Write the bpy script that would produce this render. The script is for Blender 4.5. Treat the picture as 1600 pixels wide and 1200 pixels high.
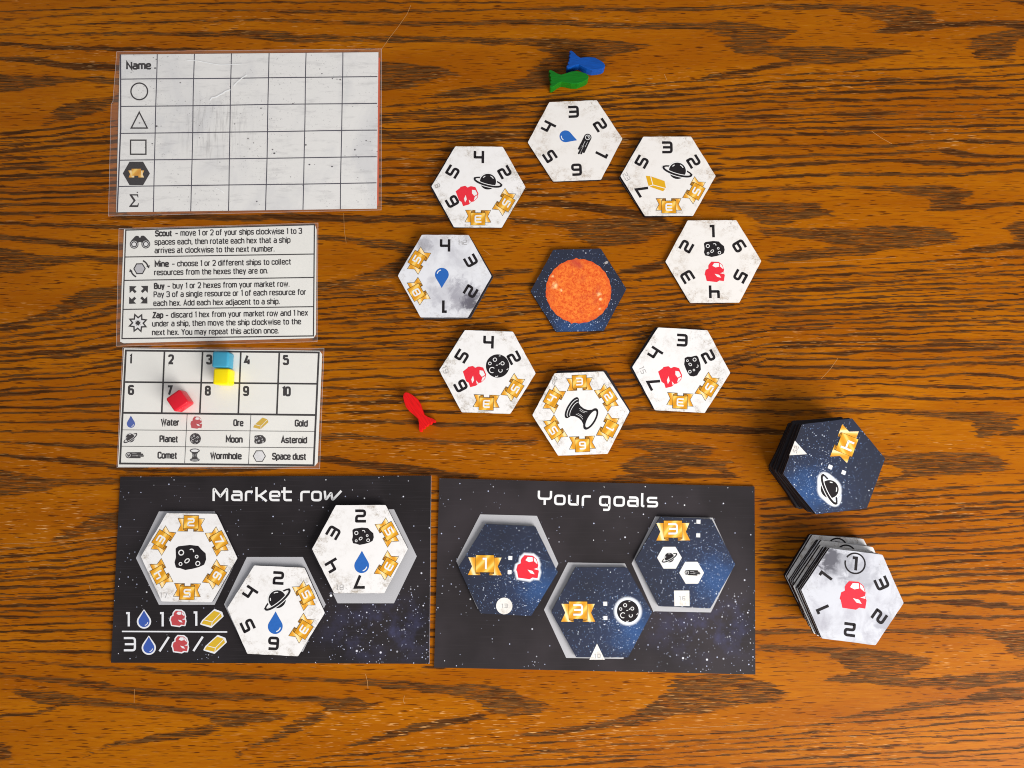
import bpy, math, random
import numpy as np
from mathutils import Vector, Matrix
from mathutils.geometry import tessellate_polygon

for o in list(bpy.data.objects):
    bpy.data.objects.remove(o)
S = bpy.context.scene
COL = S.collection
R = math.radians

# ---------------------------------------------------------------- camera
U = 0.00035                     # metres on the table per pixel of the 1600 px wide photograph
F = 1200.0                      # focal length in those pixels
TILT = R(5.6)
D = F * U
cam_d = bpy.data.cameras.new("camera")
cam = bpy.data.objects.new("camera", cam_d)
COL.objects.link(cam)
cam_d.sensor_width = 36.0
cam_d.lens = 36.0 * F / 1600.0
cam_d.clip_start = 0.01
cam_d.clip_end = 20
CAM = Vector((0, -D * math.sin(TILT), D * math.cos(TILT)))
cam.location = CAM
cam.rotation_euler = (TILT, 0, 0)
S.camera = cam
S.render.resolution_x, S.render.resolution_y = 1024, 768

# ---------------------------------------------------------------- light
w = bpy.data.worlds.new("World")
S.world = w
w.use_nodes = True
w.node_tree.nodes["Background"].inputs[0].default_value = (0.95, 0.96, 1.0, 1)
w.node_tree.nodes["Background"].inputs[1].default_value = 0.46


def area(name, loc, target, sx, sy, energy, color):
    l = bpy.data.lights.new(name, "AREA")
    l.shape = "RECTANGLE"
    l.size, l.size_y, l.energy, l.color = sx, sy, energy, color
    o = bpy.data.objects.new(name, l)
    COL.objects.link(o)
    o.location = loc
    o.rotation_euler = (Vector(target) - Vector(loc)).to_track_quat("-Z", "Y").to_euler()
    return o


area("window_light", (0.62, -0.67, 0.46), (-0.04, 0.02, 0), 0.7, 0.7, 20.5, (1.0, 0.975, 0.94))
S.cycles.filter_width = 1.05
S.view_settings.view_transform = "Standard"
S.view_settings.look = "None"
S.view_settings.exposure = 0.0
S.view_settings.gamma = 1.0


# ---------------------------------------------------------------- from photo pixel to table plane
def W(px, py, z=0.0):
    dx, dy, dz = (px - 800.0) / F, (600.0 - py) / F, -1.0
    c, s = math.cos(TILT), math.sin(TILT)
    wy = dy * c - dz * s
    wz = dy * s + dz * c
    t = (z - CAM.z) / wz
    return Vector((CAM.x + dx * t, CAM.y + wy * t, z))


def Wnp(px, py, z=0.0):
    dx, dy, dz = (px - 800.0) / F, (600.0 - py) / F, -1.0
    c, s = math.cos(TILT), math.sin(TILT)
    wy = dy * c - dz * s
    wz = dy * s + dz * c
    t = (z - CAM.z) / wz
    return CAM.x + dx * t, CAM.y + wy * t


# ---------------------------------------------------------------- materials
class NT:
    def __init__(self, name):
        self.m = bpy.data.materials.new(name)
        self.m.use_nodes = True
        self.t = self.m.node_tree
        self.b = self.t.nodes["Principled BSDF"]
        self.tc = None

    def n(self, kind, **kw):
        nd = self.t.nodes.new("ShaderNode" + kind)
        for k, v in kw.items():
            setattr(nd, k, v)
        return nd

    def lk(self, a, b):
        self.t.links.new(a, b)
        return b

    def put(self, sock, v):
        if isinstance(v, bpy.types.NodeSocket):
            self.t.links.new(v, sock)
        elif isinstance(v, (tuple, list)) and len(v) == 3 and sock.type == "RGBA":
            sock.default_value = (*v, 1)
        else:
            sock.default_value = v

    def obj(self):
        if not self.tc:
            self.tc = self.n("TexCoord")
        return self.tc.outputs["Object"]

    def mapped(self, scale=(1, 1, 1), rot=0.0, loc=(0, 0, 0)):
        m = self.n("Mapping")
        self.lk(self.obj(), m.inputs[0])
        m.inputs["Scale"].default_value = scale
        m.inputs["Rotation"].default_value = (0, 0, rot)
        m.inputs["Location"].default_value = loc
        return m.outputs[0]

    def noise(self, vec, scale, detail=4, rough=0.55, dist=0.0, col=False):
        nd = self.n("TexNoise")
        self.lk(vec, nd.inputs["Vector"])
        nd.inputs["Scale"].default_value = scale
        nd.inputs["Detail"].default_value = detail
        nd.inputs["Roughness"].default_value = rough
        nd.inputs["Distortion"].default_value = dist
        return nd.outputs["Color" if col else "Fac"]

    def math(self, op, a, b=0.0, c=0.0, clamp=False):
        nd = self.n("Math", operation=op, use_clamp=clamp)
        self.put(nd.inputs[0], a)
        self.put(nd.inputs[1], b)
        self.put(nd.inputs[2], c)
        return nd.outputs[0]

    def rng(self, v, a, b, c=0.0, d=1.0, smooth=True):
        nd = self.n("MapRange")
        if smooth:
            nd.interpolation_type = "SMOOTHSTEP"
        self.put(nd.inputs[0], v)
        for i, x in enumerate((a, b, c, d)):
            self.put(nd.inputs[i + 1], x)
        return nd.outputs[0]

    def mix(self, f, a, b, mode="MIX"):
        nd = self.n("Mix", data_type="RGBA", blend_type=mode)
        self.put(nd.inputs[0], f)
        self.put(nd.inputs[6], a)
        self.put(nd.inputs[7], b)
        return nd.outputs[2]

    def attr(self, name):
        return self.n("Attribute", attribute_name=name).outputs["Fac"]

    def bump(self, h, strength=0.3, dist=0.0002):
        nd = self.n("Bump")
        self.put(nd.inputs["Height"], h)
        nd.inputs["Strength"].default_value = strength
        nd.inputs["Distance"].default_value = dist
        self.lk(nd.outputs[0], self.b.inputs["Normal"])

    def done(self, color=None, rough=0.5, spec=0.5):
        if color is not None:
            self.put(self.b.inputs["Base Color"], color)
        self.put(self.b.inputs["Roughness"], rough)
        self.b.inputs["Specular IOR Level"].default_value = spec
        return self.m


def sr(r, g, b):                 # sRGB 0..255 to linear
    return tuple(((c / 255 + 0.055) / 1.055) ** 2.4 if c > 10 else c / 255 / 12.92 for c in (r, g, b))


def ink(name, col, rough=0.5, spec=0.10, var=0.10):
    t = NT(name)
    f = t.noise(t.mapped(), 900, 3)
    dark = tuple(c * (1 - var) for c in col)
    lite = tuple(min(1, c * (1 + var) + 0.004) for c in col)
    return t.done(t.mix(f, dark, lite), rough, spec)


M = {}
M["black"] = ink("ink_black", sr(33, 29, 31), 0.6)
M["blackboard"] = ink("ink_card_black", sr(30, 27, 30), 0.6)
M["textblack"] = ink("ink_text_black", sr(18, 16, 18), 0.6)
M["white"] = ink("ink_white", (0.80, 0.79, 0.78), 0.5, var=0.04)
M["titlewhite"] = ink("ink_title_white", (0.74, 0.74, 0.76), 0.5, var=0.04)
M["red"] = ink("ink_ore_red", sr(226, 48, 62), 0.5)
M["dullred"] = ink("ink_dull_red", sr(184, 72, 76), 0.5)
M["blue"] = ink("ink_water_blue", sr(44, 100, 178), 0.5)
M["dullblue"] = ink("ink_dull_blue", sr(60, 88, 165), 0.5)
M["gold"] = ink("ink_gold", sr(218, 165, 30), 0.45)
M["dullgold"] = ink("ink_dull_gold", sr(208, 170, 48), 0.45)
M["faint"] = ink("ink_faint_grey", sr(176, 172, 168), 0.6)
M["idgrey"] = ink("ink_id_grey", sr(164, 161, 160), 0.6)
M["grey"] = ink("ink_light_grey", sr(190, 188, 190), 0.6)
M["outline"] = ink("ink_ribbon_outline", sr(60, 45, 30), 0.6)
M["orange"] = ink("backing_orange", sr(205, 84, 44), 0.55)
M["navyline"] = ink("ink_navy_line", sr(52, 50, 66), 0.55)
M["edgeblack"] = ink("card_edge_black", sr(26, 23, 26), 0.6, var=0.35)
M["edgepale"] = ink("card_edge_pale", sr(172, 172, 180), 0.7, var=0.2)
M["scratch"] = ink("scratch_pale", sr(188, 138, 84), 0.6)
M["crease_glare"] = ink("film_crease_glare", (0.93, 0.93, 0.92), 0.2, spec=1.0)  # near-white colour stands in for glare on the film's creases


def mk_ribbon(name, a, b, c, ang):
    t = NT(name)
    v = t.mapped((1, 1, 0), ang)
    wv = t.n("TexWave", wave_type="BANDS")
    t.lk(v, wv.inputs["Vector"])
    wv.inputs["Scale"].default_value = 62
    wv.inputs["Distortion"].default_value = 2.2
    wv.inputs["Detail"].default_value = 1
    wv.inputs["Detail Scale"].default_value = 0.6
    f = wv.outputs["Fac"]
    c1 = t.mix(t.rng(f, 0.0, 0.6), a, b)
    c2 = t.mix(t.rng(f, 0.6, 1.0), c1, c)
    return t.done(c2, 0.42, 0.4)


M["ribbon"] = mk_ribbon("ribbon_gold", sr(212, 144, 14), sr(226, 162, 34), sr(244, 200, 96), R(40))
M["tail"] = mk_ribbon("ribbon_tail", sr(222, 150, 30), sr(240, 184, 76), sr(250, 222, 168), R(-20))
M["fold"] = ink("ribbon_fold", sr(190, 128, 34), 0.5)


def radial(t, cx, cy, sx=1.0, sy=1.0):
    """distance from a local point, in photo pixels"""
    m = t.n("Mapping")
    t.lk(t.obj(), m.inputs[0])
    m.inputs["Scale"].default_value = (sx / U, sy / U, 0)
    m.inputs["Location"].default_value = (-cx * sx, -cy * sy, 0)
    v = t.n("VectorMath", operation="LENGTH")
    t.lk(m.outputs[0], v.inputs[0])
    return v.outputs["Value"]


def mk_face(name, base, stain, amount, seed, cloud=0.0, blobs=()):
    t = NT(name)
    v = t.mapped(loc=(seed, seed * 0.37, 0))
    r = radial(t, 0, 0)
    edge = t.rng(r, 34, 72)
    n1 = t.noise(v, 210, 6, 0.72)
    n2 = t.noise(v, 60, 3, 0.6)
    sp = t.noise(v, 1500, 2, 0.7)
    m1 = t.math("MULTIPLY", t.rng(n1, 0.44, 0.64), t.math("MULTIPLY_ADD", edge, 0.85, 0.15))
    m1 = t.math("MULTIPLY", m1, t.rng(n2, 0.36, 0.58, 0.2, 1.0))
    m1 = t.math("MULTIPLY", m1, t.rng(sp, 0.35, 0.62, 0.25, 1.0))
    c = t.mix(t.math("MULTIPLY", m1, amount, clamp=True), base, stain)
    # small dark flecks in the grime
    fl = t.math("MULTIPLY", t.rng(t.noise(v, 1000, 2, 0.6), 0.60, 0.68), t.math("MULTIPLY", t.rng(n2, 0.42, 0.62), edge))
    c = t.mix(t.math("MULTIPLY", fl, 0.5), c, sr(120, 108, 96))
    if cloud:
        cn = t.noise(v, 70, 7, 0.62, 0.6)
        c = t.mix(t.math("MULTIPLY", t.rng(cn, 0.44, 0.72), cloud), c, sr(150, 148, 158))
    for (bx, by, br, bd, col) in blobs:
        rb = radial(t, bx, by)
        rb = t.math("ADD", rb, t.math("MULTIPLY", t.math("SUBTRACT", t.noise(v, 200, 5, 0.65, 0.8), 0.5), br * 5.0))
        c = t.mix(t.math("MULTIPLY", t.rng(rb, br * 2.6, br * 1.0), bd), c, col)
    return t.done(c, 0.42, 0.4)


BASEW = sr(236, 233, 231)
STAIN = sr(150, 134, 112)
M["face"] = [mk_face("tile_print_%s" % "abcd"[i], BASEW, STAIN, 0.9, i * 3.1) for i in range(4)]
M["facewarm"] = mk_face("tile_print_warm", sr(233, 228, 223), sr(165, 145, 122), 0.95, 17.3)
M["facecloud"] = mk_face("tile_print_cloud", sr(226, 226, 230), sr(160, 150, 140), 0.6, 7.7, 0.38,
                         ((41, -40, 7, 0.9, sr(62, 58, 68)), (30, -30, 12, 0.5, sr(112, 108, 122)), (2, -28, 12, 0.3, sr(130, 126, 140)), (-33, 52, 6, 0.5, sr(130, 128, 138))))
M["facecloud_stack"] = mk_face("tile_print_cloud_grey", sr(196, 197, 204), sr(150, 148, 150), 0.45, 27.7, 0.75,
                               ((-36, 48, 8, 0.95, sr(62, 60, 68)), (-24, 44, 13, 0.5, sr(96, 96, 106)), (10, 30, 12, 0.4, sr(120, 120, 130)), (48, -30, 8, 0.5, sr(110, 110, 124))))
M["dust"] = mk_face("dust_print", sr(226, 225, 225), sr(150, 146, 146), 0.8, 33.0, 0.5)


def stars(t, base, scales, v=None, dens=None):
    """printed stars: round dots at random points, random sizes"""
    c = base
    for i, (sc, rmin, rmax, rare, bright) in enumerate(scales):
        vo = t.n("TexVoronoi", feature="F1")
        t.lk(t.mapped((1, 1, 0), 0.3 + i, (i * 3.3, i * 1.7, 0)), vo.inputs["Vector"])
        vo.inputs["Scale"].default_value = sc
        vo.inputs["Randomness"].default_value = 1.0
        sep = t.n("SeparateColor")
        t.lk(vo.outputs["Color"], sep.inputs[0])
        keep = t.math("LESS_THAN", sep.outputs[0], rare if dens is None else t.math("MULTIPLY", dens, rare))
        rad = t.math("MULTIPLY_ADD", t.math("POWER", sep.outputs[1], 2.5), rmax - rmin, rmin)
        dot = t.rng(t.math("DIVIDE", vo.outputs["Distance"], rad), 1.25, 0.55)
        f = t.math("MULTIPLY", t.math("MULTIPLY", dot, keep), t.math("MULTIPLY_ADD", sep.outputs[2], 0.5, 0.5))
        c = t.mix(f, c, bright)
    return c


def mk_board(name, gx, gy, k=1.0):
    t = NT(name)
    v = t.mapped()
    base = t.mix(t.rng(t.noise(v, 22, 3), 0.35, 0.7), sr(33 * k, 30 * k, 31 * k), sr(42 * k, 38 * k, 40 * k))
    ln = t.noise(t.mapped((30, 1400, 1)), 1.0, 2, 0.6)
    base = t.mix(t.rng(ln, 0.52, 0.75, 0, 0.35), base, sr(60, 55, 58))
    band = radial(t, gx, gy, 0.55, 1.15)
    nn = t.noise(v, 75, 5, 0.65)
    g = t.math("MULTIPLY", t.rng(band, 75, 10), t.rng(nn, 0.40, 0.72))
    base = t.mix(t.math("MULTIPLY", g, 0.38), base, sr(84, 86, 128))
    dens = t.math("MULTIPLY_ADD", t.rng(band, 120, 15), 3.2, t.rng(t.noise(v, 35, 2), 0.4, 0.65, 0.25, 1.0))
    c = stars(t, base, [(330, 0.08, 0.20, 0.24, sr(215, 215, 225)), (600, 0.12, 0.25, 0.26, sr(185, 190, 215)),
                        (150, 0.04, 0.12, 0.25, sr(245, 245, 248))], dens=dens)
    t.bump(t.noise(v, 2500, 2), 0.08, 0.0001)
    return t.done(c, 0.50, 0.08)


M["boardA"] = mk_board("market_board_print", 175, -92, 1.12)
M["boardB"] = mk_board("goals_board_print", 175, -78, 1.38)


def mk_goal(name, gx, gy, seed):
    t = NT(name)
    v = t.mapped(loc=(seed, 0, 0))
    base = t.mix(t.rng(t.noise(v, 30, 3), 0.3, 0.7), sr(40, 43, 56), sr(44, 49, 68))
    r = radial(t, gx, gy)
    r = t.math("ADD", r, t.math("MULTIPLY", t.math("SUBTRACT", t.noise(v, 150, 4, 0.6), 0.5), 50))
    base = t.mix(t.math("MULTIPLY", t.rng(r, 50, 0), 0.6), base, sr(44, 94, 156))
    wide = t.rng(radial(t, gx * 0.7, gy * 0.7), 85, 5)
    base = t.mix(t.math("MULTIPLY", wide, 0.3), base, sr(48, 66, 104))
    dens = t.math("MULTIPLY_ADD", wide, 0.9, 0.35)
    c = stars(t, base, [(900, 0.15, 0.34, 0.55, sr(205, 214, 232)), (480, 0.07, 0.18, 0.40, sr(235, 238, 245)),
                        (1400, 0.2, 0.42, 0.6, sr(120, 146, 190))], dens=dens)
    return t.done(c, 0.45, 0.2)


M["darkback"] = ink("tile_dark_back", sr(46, 42, 46), 0.5, var=0.2)
M["goal"] = [mk_goal("goal_print_%s" % "abc"[i], 52, -26, 2.0 * i) for i in range(3)]
M["goaldeck"] = mk_goal("goal_print_deck", 52, -26, 9.0)
M["sunface"] = mk_goal("sun_tile_print", 0, -62, 12.0)


def mk_sun():
    t = NT("printed_sun")
    v = t.mapped()
    a = t.noise(v, 700, 5, 0.7, 0.8)
    b = t.noise(v, 150, 4, 0.6)
    c = t.mix(t.rng(a, 0.33, 0.68), sr(214, 72, 20), sr(252, 138, 50))
    c = t.mix(t.rng(b, 0.52, 0.74, 0, 0.5), c, sr(196, 70, 44))
    for (x, y, r_) in ((-36, 8, 5), (-27, 1, 2.5), (32, -8, 3.5), (34, -15, 3), (32, -31, 2.5), (-40, 23, 2.5)):
        rr = t.math("ADD", radial(t, x, y), t.math("MULTIPLY", t.noise(v, 420, 4, 0.7), r_ * 3.2))
        c = t.mix(t.rng(rr, r_ * 3.0, r_ * 1.3, 0, 0.95), c, sr(255, 226, 160))
    c = t.mix(t.rng(radial(t, 0, -1.5), 40, 52, 0, 0.5), c, sr(216, 78, 30))
    for (x, y, r_) in ((-4, 44, 9), (4, 38, 6)):
        rr = t.math("ADD", radial(t, x, y), t.math("MULTIPLY", b, r_ * 1.2))
        c = t.mix(t.rng(rr, r_ * 2.0, r_ * 0.6, 0, 0.65), c, sr(188, 62, 52))
    return t.done(c, 0.5, 0.3)


M["sun"] = mk_sun()


def mk_slot():
    t = NT("slot_print")
    v = t.mapped()
    c = t.mix(t.noise(v, 1600, 3, 0.7), sr(168, 167, 170), sr(190, 189, 192))
    return t.done(c, 0.55, 0.3)


M["slot"] = mk_slot()


def mk_paper(name, base, grime):
    t = NT(name)
    v = t.mapped()
    c = base
    if grime:
        big = t.rng(t.noise(t.mapped((1, 0.7, 1)), 22, 4, 0.6, 1.2), 0.44, 0.7)
        c = t.mix(t.math("MULTIPLY", big, 0.55), c, sr(202, 202, 204))
        vert = t.noise(t.mapped((520, 60, 1)), 1.0, 4, 0.65)
        reg = t.math("MULTIPLY", t.rng(radial(t, -55, 5, 0.9, 1.0), 78, 10), t.rng(vert, 0.45, 0.75))
        c = t.mix(t.math("MULTIPLY", reg, 0.65), c, sr(150, 146, 144))
        sm = t.noise(t.mapped((60, 260, 1), 0.1, (4, 2, 0)), 1.0, 5, 0.7)
        c = t.mix(t.math("MULTIPLY", t.rng(sm, 0.5, 0.72), 0.4), c, sr(176, 174, 174))
        ins = t.mapped((1, 1, 1), 0, (9, 9, 0))
        c = t.mix(t.math("MULTIPLY", t.rng(t.noise(ins, 900, 3, 0.7), 0.62, 0.70), t.math("MULTIPLY", t.rng(t.noise(ins, 40, 2), 0.42, 0.6), 0.6)), c, sr(96, 92, 92))
    # black marker flecks
        vo = t.n("TexVoronoi", feature="F1")
        t.lk(t.mapped((1, 1.3, 0), 0.5), vo.inputs["Vector"])
        vo.inputs["Scale"].default_value = 420
        sep = t.n("SeparateColor")
        t.lk(vo.outputs["Color"], sep.inputs[0])
        cl = t.rng(t.noise(v, 45, 3, 0.7), 0.47, 0.64)
        keep = t.math("LESS_THAN", sep.outputs[0], t.math("MULTIPLY", cl, 0.34))
        rad = t.math("MULTIPLY_ADD", sep.outputs[1], 0.22, 0.10)
        dot = t.rng(t.math("DIVIDE", vo.outputs["Distance"], rad), 1.2, 0.6)
        c = t.mix(t.math("MULTIPLY", t.math("MULTIPLY", dot, keep), sep.outputs[2]), c, sr(50, 46, 50))
    else:
        c = t.mix(t.rng(t.noise(v, 30, 4), 0.3, 0.7), c, tuple(x * 0.95 for x in base))
    return t.done(c, 0.5, 0.4)


M["scorepaper"] = mk_paper("score_paper", sr(233, 231, 227), True)
M["paper"] = mk_paper("help_paper", sr(238, 236, 229), False)


def mk_film():
    t = NT("laminate_film")
    t.done((0.78, 0.69, 0.67), 0.3, 0.0)
    t.bump(t.noise(t.mapped((1, 0.6, 1)), 35, 3), 0.35, 0.0012)
    tr = t.n("BsdfTransparent")
    gl = t.n("BsdfGlossy")
    gl.inputs["Roughness"].default_value = 0.12
    mx = t.n("MixShader")
    mx.inputs[0].default_value = 0.05
    t.lk(tr.outputs[0], mx.inputs[1])
    t.lk(t.b.outputs[0], mx.inputs[2])
    m2 = t.n("MixShader")
    m2.inputs[0].default_value = 0.04
    t.lk(mx.outputs[0], m2.inputs[1])
    t.lk(gl.outputs[0], m2.inputs[2])
    t.lk(m2.outputs[0], t.t.nodes["Material Output"].inputs["Surface"])
    return t.m


M["film"] = mk_film()


def mk_glow():
    t = NT("printed_glow")
    t.done((0.82, 0.86, 0.95), 0.5, 0.3)
    tr = t.n("BsdfTransparent")
    mx = t.n("MixShader")
    t.put(mx.inputs[0], t.attr("alpha"))
    t.lk(tr.outputs[0], mx.inputs[1])
    t.lk(t.b.outputs[0], mx.inputs[2])
    t.lk(mx.outputs[0], t.t.nodes["Material Output"].inputs["Surface"])
    return t.m


M["glow"] = mk_glow()


def mk_plastic(name, col, rough, sss=0.0):
    t = NT(name)
    v = t.mapped()
    f = t.noise(v, 300, 4)
    if sss:
        t.bump(t.noise(v, 900, 3), 0.12, 0.0002)
    else:
        f = t.noise(t.mapped((160, 1500, 900)), 1.0, 4, 0.6)
        t.bump(f, 0.5, 0.00015)
        col2 = tuple(c * 0.72 for c in col)
        f = t.rng(f, 0.3, 0.62)
        t.b.inputs["Specular IOR Level"].default_value = 0.25
        return t.done(t.mix(f, col2, col), rough, 0.25)
    if sss:
        t.b.inputs["Subsurface Weight"].default_value = sss
        t.b.inputs["Subsurface Radius"].default_value = (0.002, 0.001, 0.001)
    return t.done(t.mix(f, tuple(c * 0.9 for c in col), col), rough, 0.25)


M["cubered"] = mk_plastic("cube_red", sr(214, 26, 44), 0.35, 0.15)
M["cubeblue"] = mk_plastic("cube_blue", sr(62, 150, 180), 0.35, 0.15)
M["cubeyellow"] = mk_plastic("cube_yellow", sr(248, 222, 0), 0.35, 0.15)
M["woodred"] = mk_plastic("painted_wood_red", sr(222, 8, 10), 0.45)
M["woodgreen"] = mk_plastic("painted_wood_green", sr(6, 112, 20), 0.45)
M["woodblue"] = mk_plastic("painted_wood_blue", sr(2, 74, 160), 0.5)


def mk_oak():
    t = NT("stained_oak")
    den = t.attr("grain")
    pore = t.attr("pores")
    px = 1.0 / U
    # long thin streaks along the grain, tilted a few degrees
    st = t.noise(t.mapped((px / 34.0, px / 1.75, 1), R(-2.2)), 1.0, 3, 0.65, 0.2)
    st2 = t.noise(t.mapped((px / 60.0, px / 2.9, 1), R(-1.5), (3, 9, 0)), 1.0, 3, 0.6)
    tick = t.noise(t.mapped((px / 27.0, px / 1.9, 1), R(-3.4), (11, 5, 0)), 1.0, 1, 0.5)
    reg = t.noise(t.mapped((px / 200, px / 50, 1), 0, (5, 8, 0)), 1.0, 3, 0.6)
    hue = t.noise(t.mapped((px / 420, px / 60, 1)), 1.0, 4, 0.55)
    fine = t.noise(t.mapped((px / 46.0, px / 3.6, 1), R(-2.0), (7, 1, 0)), 1.0, 5, 0.65)
    lite = t.mix(t.rng(hue, 0.30, 0.72), sr(148, 80, 0), sr(173, 102, 3))
    lite = t.mix(t.rng(t.noise(t.mapped((px / 520, px / 130, 1), 0, (2, 6, 0)), 1.0, 3, 0.5), 0.42, 0.7, 0, 0.4), lite, sr(148, 76, 2))
    lite = t.mix(t.rng(fine, 0.35, 0.72, 0, 0.55), lite, sr(144, 70, 0))
    # reddish-brown halo round the dark grain
    halo = t.rng(t.math("ADD", den, t.math("MULTIPLY", t.math("SUBTRACT", fine, 0.5), 0.6)), 0.02, 0.6)
    c = t.mix(t.math("MULTIPLY", halo, 0.45), lite, sr(116, 58, 8))
    lim = t.math("MULTIPLY_ADD", t.math("SUBTRACT", st, 0.5), 2.9, 0.44)
    m = t.rng(t.math("SUBTRACT", den, lim), -0.04, 0.20)
    dk1 = t.mix(t.rng(st2, 0.40, 0.62), sr(52, 28, 8), sr(84, 50, 20))
    dk2 = t.mix(t.rng(st2, 0.36, 0.60), sr(54, 31, 10), sr(96, 62, 28))
    dk = t.mix(t.rng(den, 0.70, 0.86), dk2, dk1)
    c = t.mix(t.math("MULTIPLY", m, 0.95), c, dk)
    # open pores: short dark ticks everywhere
    tk = t.math("MULTIPLY", t.rng(tick, 0.60, 0.67), t.rng(reg, 0.36, 0.52, 0.25, 1.0))
    c = t.mix(t.math("MULTIPLY", tk, 0.9), c, sr(78, 34, 4))
    # pale rubbed pores in worn patches
    wt = t.noise(t.mapped((px / 22.0, px / 2.0, 1), R(-3.0), (21, 15, 0)), 1.0, 2, 0.5)
    wm = t.math("MULTIPLY", t.rng(wt, 0.60, 0.70), pore)
    c = t.mix(t.math("MULTIPLY", wm, 0.75), c, sr(222, 168, 104))
    h = t.math("ADD", t.math("MULTIPLY", m, -1.0), t.math("MULTIPLY", tk, -0.7))
    t.bump(h, 0.35, 0.00012)
    return t.done(c, t.math("MULTIPLY_ADD", m, 0.14, 0.42), 0.07)


M["oak"] = mk_oak()


# ---------------------------------------------------------------- object helpers
def link(name, data, parent=None):
    o = bpy.data.objects.new(name, data)
    COL.objects.link(o)
    if parent is not None:
        o.parent = parent
    return o


def thing(name, label, cat, loc, rot=0.0, group=None):
    o = link(name, None)
    o.empty_display_size = 0.005
    o.location = loc
    o.rotation_euler = (0, 0, rot)
    o["label"] = label
    o["category"] = cat
    if group:
        o["group"] = group
    return o


def round_path(pts, rads, closed=False, seg=5):
    n = len(pts)
    out = []
    for i, p in enumerate(pts):
        r = rads[i] if isinstance(rads, (list, tuple)) else rads
        if r <= 0 or (not closed and i in (0, n - 1)):
            out.append(p)
            continue
        a, b = pts[(i - 1) % n], pts[(i + 1) % n]
        va, vb = Vector((a[0] - p[0], a[1] - p[1])), Vector((b[0] - p[0], b[1] - p[1]))
        la, lb = va.length, vb.length
        va.normalize(); vb.normalize()
        ang = math.acos(max(-1, min(1, va.dot(vb))))
        d = min(r / max(math.tan(ang / 2), 1e-3), la * 0.5, lb * 0.5)
        A, B = (p[0] + va.x * d, p[1] + va.y * d), (p[0] + vb.x * d, p[1] + vb.y * d)
        for k in range(seg + 1):
            t = k / seg
            out.append(((1 - t) ** 2 * A[0] + 2 * t * (1 - t) * p[0] + t * t * B[0],
                        (1 - t) ** 2 * A[1] + 2 * t * (1 - t) * p[1] + t * t * B[1]))
    return out


class Pr:
    """a printed mark: flat shapes laid over each other in 0.01 mm steps, in local units of one photo pixel"""
    def __init__(self, z=0.0, T=None, xf=None):
        self.v, self.f, self.mi, self.ms, self.al = [], [], [], [], []
        self.z, self.T = z, T
        self.k = 0
        self.xf = xf or (0, 0, 0, 1.0)          # x, y, angle, scale

    def sub(self, x, y, ang=0.0, s=1.0):
        self.xf = (x, y, ang, s)
        return self

    def _pt(self, p):
        x, y, a, s = self.xf
        c, n = math.cos(a), math.sin(a)
        q = (x + s * (p[0] * c - p[1] * n), y + s * (p[0] * n + p[1] * c))
        z = self.z + self.k * 0.000008
        if self.T:
            return self.T(q[0], q[1], z)
        return (q[0] * U, q[1] * U, z)

    def _m(self, m):
        if m not in self.ms:
            self.ms.append(m)
        return self.ms.index(m)

    def _face(self, idx, m):
        p = [self.v[i] for i in idx]
        ar = sum(p[i][0] * p[(i + 1) % len(p)][1] - p[(i + 1) % len(p)][0] * p[i][1] for i in range(len(p)))
        if ar < 0:
            idx = idx[::-1]
        self.f.append(idx)
        self.mi.append(m)

    def poly(self, pts, m, alpha=1.0):
        self.k += 1
        b = len(self.v)
        self.v += [self._pt(p) for p in pts]
        self.al += [alpha] * len(pts)
        mi = self._m(m)
        if len(pts) <= 4 and False:
            self._face(list(range(b, b + len(pts))), mi)
        else:
            for tri in tessellate_polygon([[Vector((p[0], p[1], 0)) for p in pts]]):
                self._face([b + i for i in tri], mi)
        return self

    def ring(self, outer, inner, m, a0=1.0, a1=1.0):
        self.k += 1
        b = len(self.v)
        n = len(outer)
        self.v += [self._pt(p) for p in outer] + [self._pt(p) for p in inner]
        self.al += [a0] * n + [a1] * n
        mi = self._m(m)
        for i in range(n):
            j = (i + 1) % n
            self._face([b + i, b + j, b + n + j, b + n + i], mi)
        return self

    def stroke(self, pts, wd, m, closed=False):
        self.k += 1
        n = len(pts)
        mi = self._m(m)
        L, Rr = [], []
        for i in range(n):
            p = Vector(pts[i][:2])
            a = Vector(pts[(i - 1) % n][:2]) if (closed or i > 0) else None
            c = Vector(pts[(i + 1) % n][:2]) if (closed or i < n - 1) else None
            d1 = (p - a).normalized() if a is not None else None
            d2 = (c - p).normalized() if c is not None else None
            if d1 is None: d1 = d2
            if d2 is None: d2 = d1
            n1, n2 = Vector((-d1.y, d1.x)), Vector((-d2.y, d2.x))
            mt = n1 + n2
            if mt.length < 1e-6: mt = n1
            mt.normalize()
            l = (wd / 2) / max(0.35, mt.dot(n1))
            L.append(p + mt * l)
            Rr.append(p - mt * l)
        b = len(self.v)
        self.v += [self._pt(q) for q in L] + [self._pt(q) for q in Rr]
        self.al += [1.0] * (2 * n)
        for i in range(n if closed else n - 1):
            j = (i + 1) % n
            self._face([b + i, b + n + i, b + n + j, b + j], mi)
        return self

    def tris(self, vs, fs, m):
        self.k += 1
        b = len(self.v)
        self.v += [self._pt(p) for p in vs]
        self.al += [1.0] * len(vs)
        mi = self._m(m)
        for f in fs:
            self._face([b + i for i in f], mi)
        return self

    def build(self, name, parent, alpha=False):
        me = bpy.data.meshes.new(name)
        me.from_pydata([tuple(q) for q in self.v], [], self.f)
        for m in self.ms:
            me.materials.append(m)
        me.polygons.foreach_set("material_index", self.mi)
        if alpha:
            at = me.attributes.new("alpha", "FLOAT", "POINT")
            at.data.foreach_set("value", self.al)
        me.update()
        return link(name, me, parent)


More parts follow.
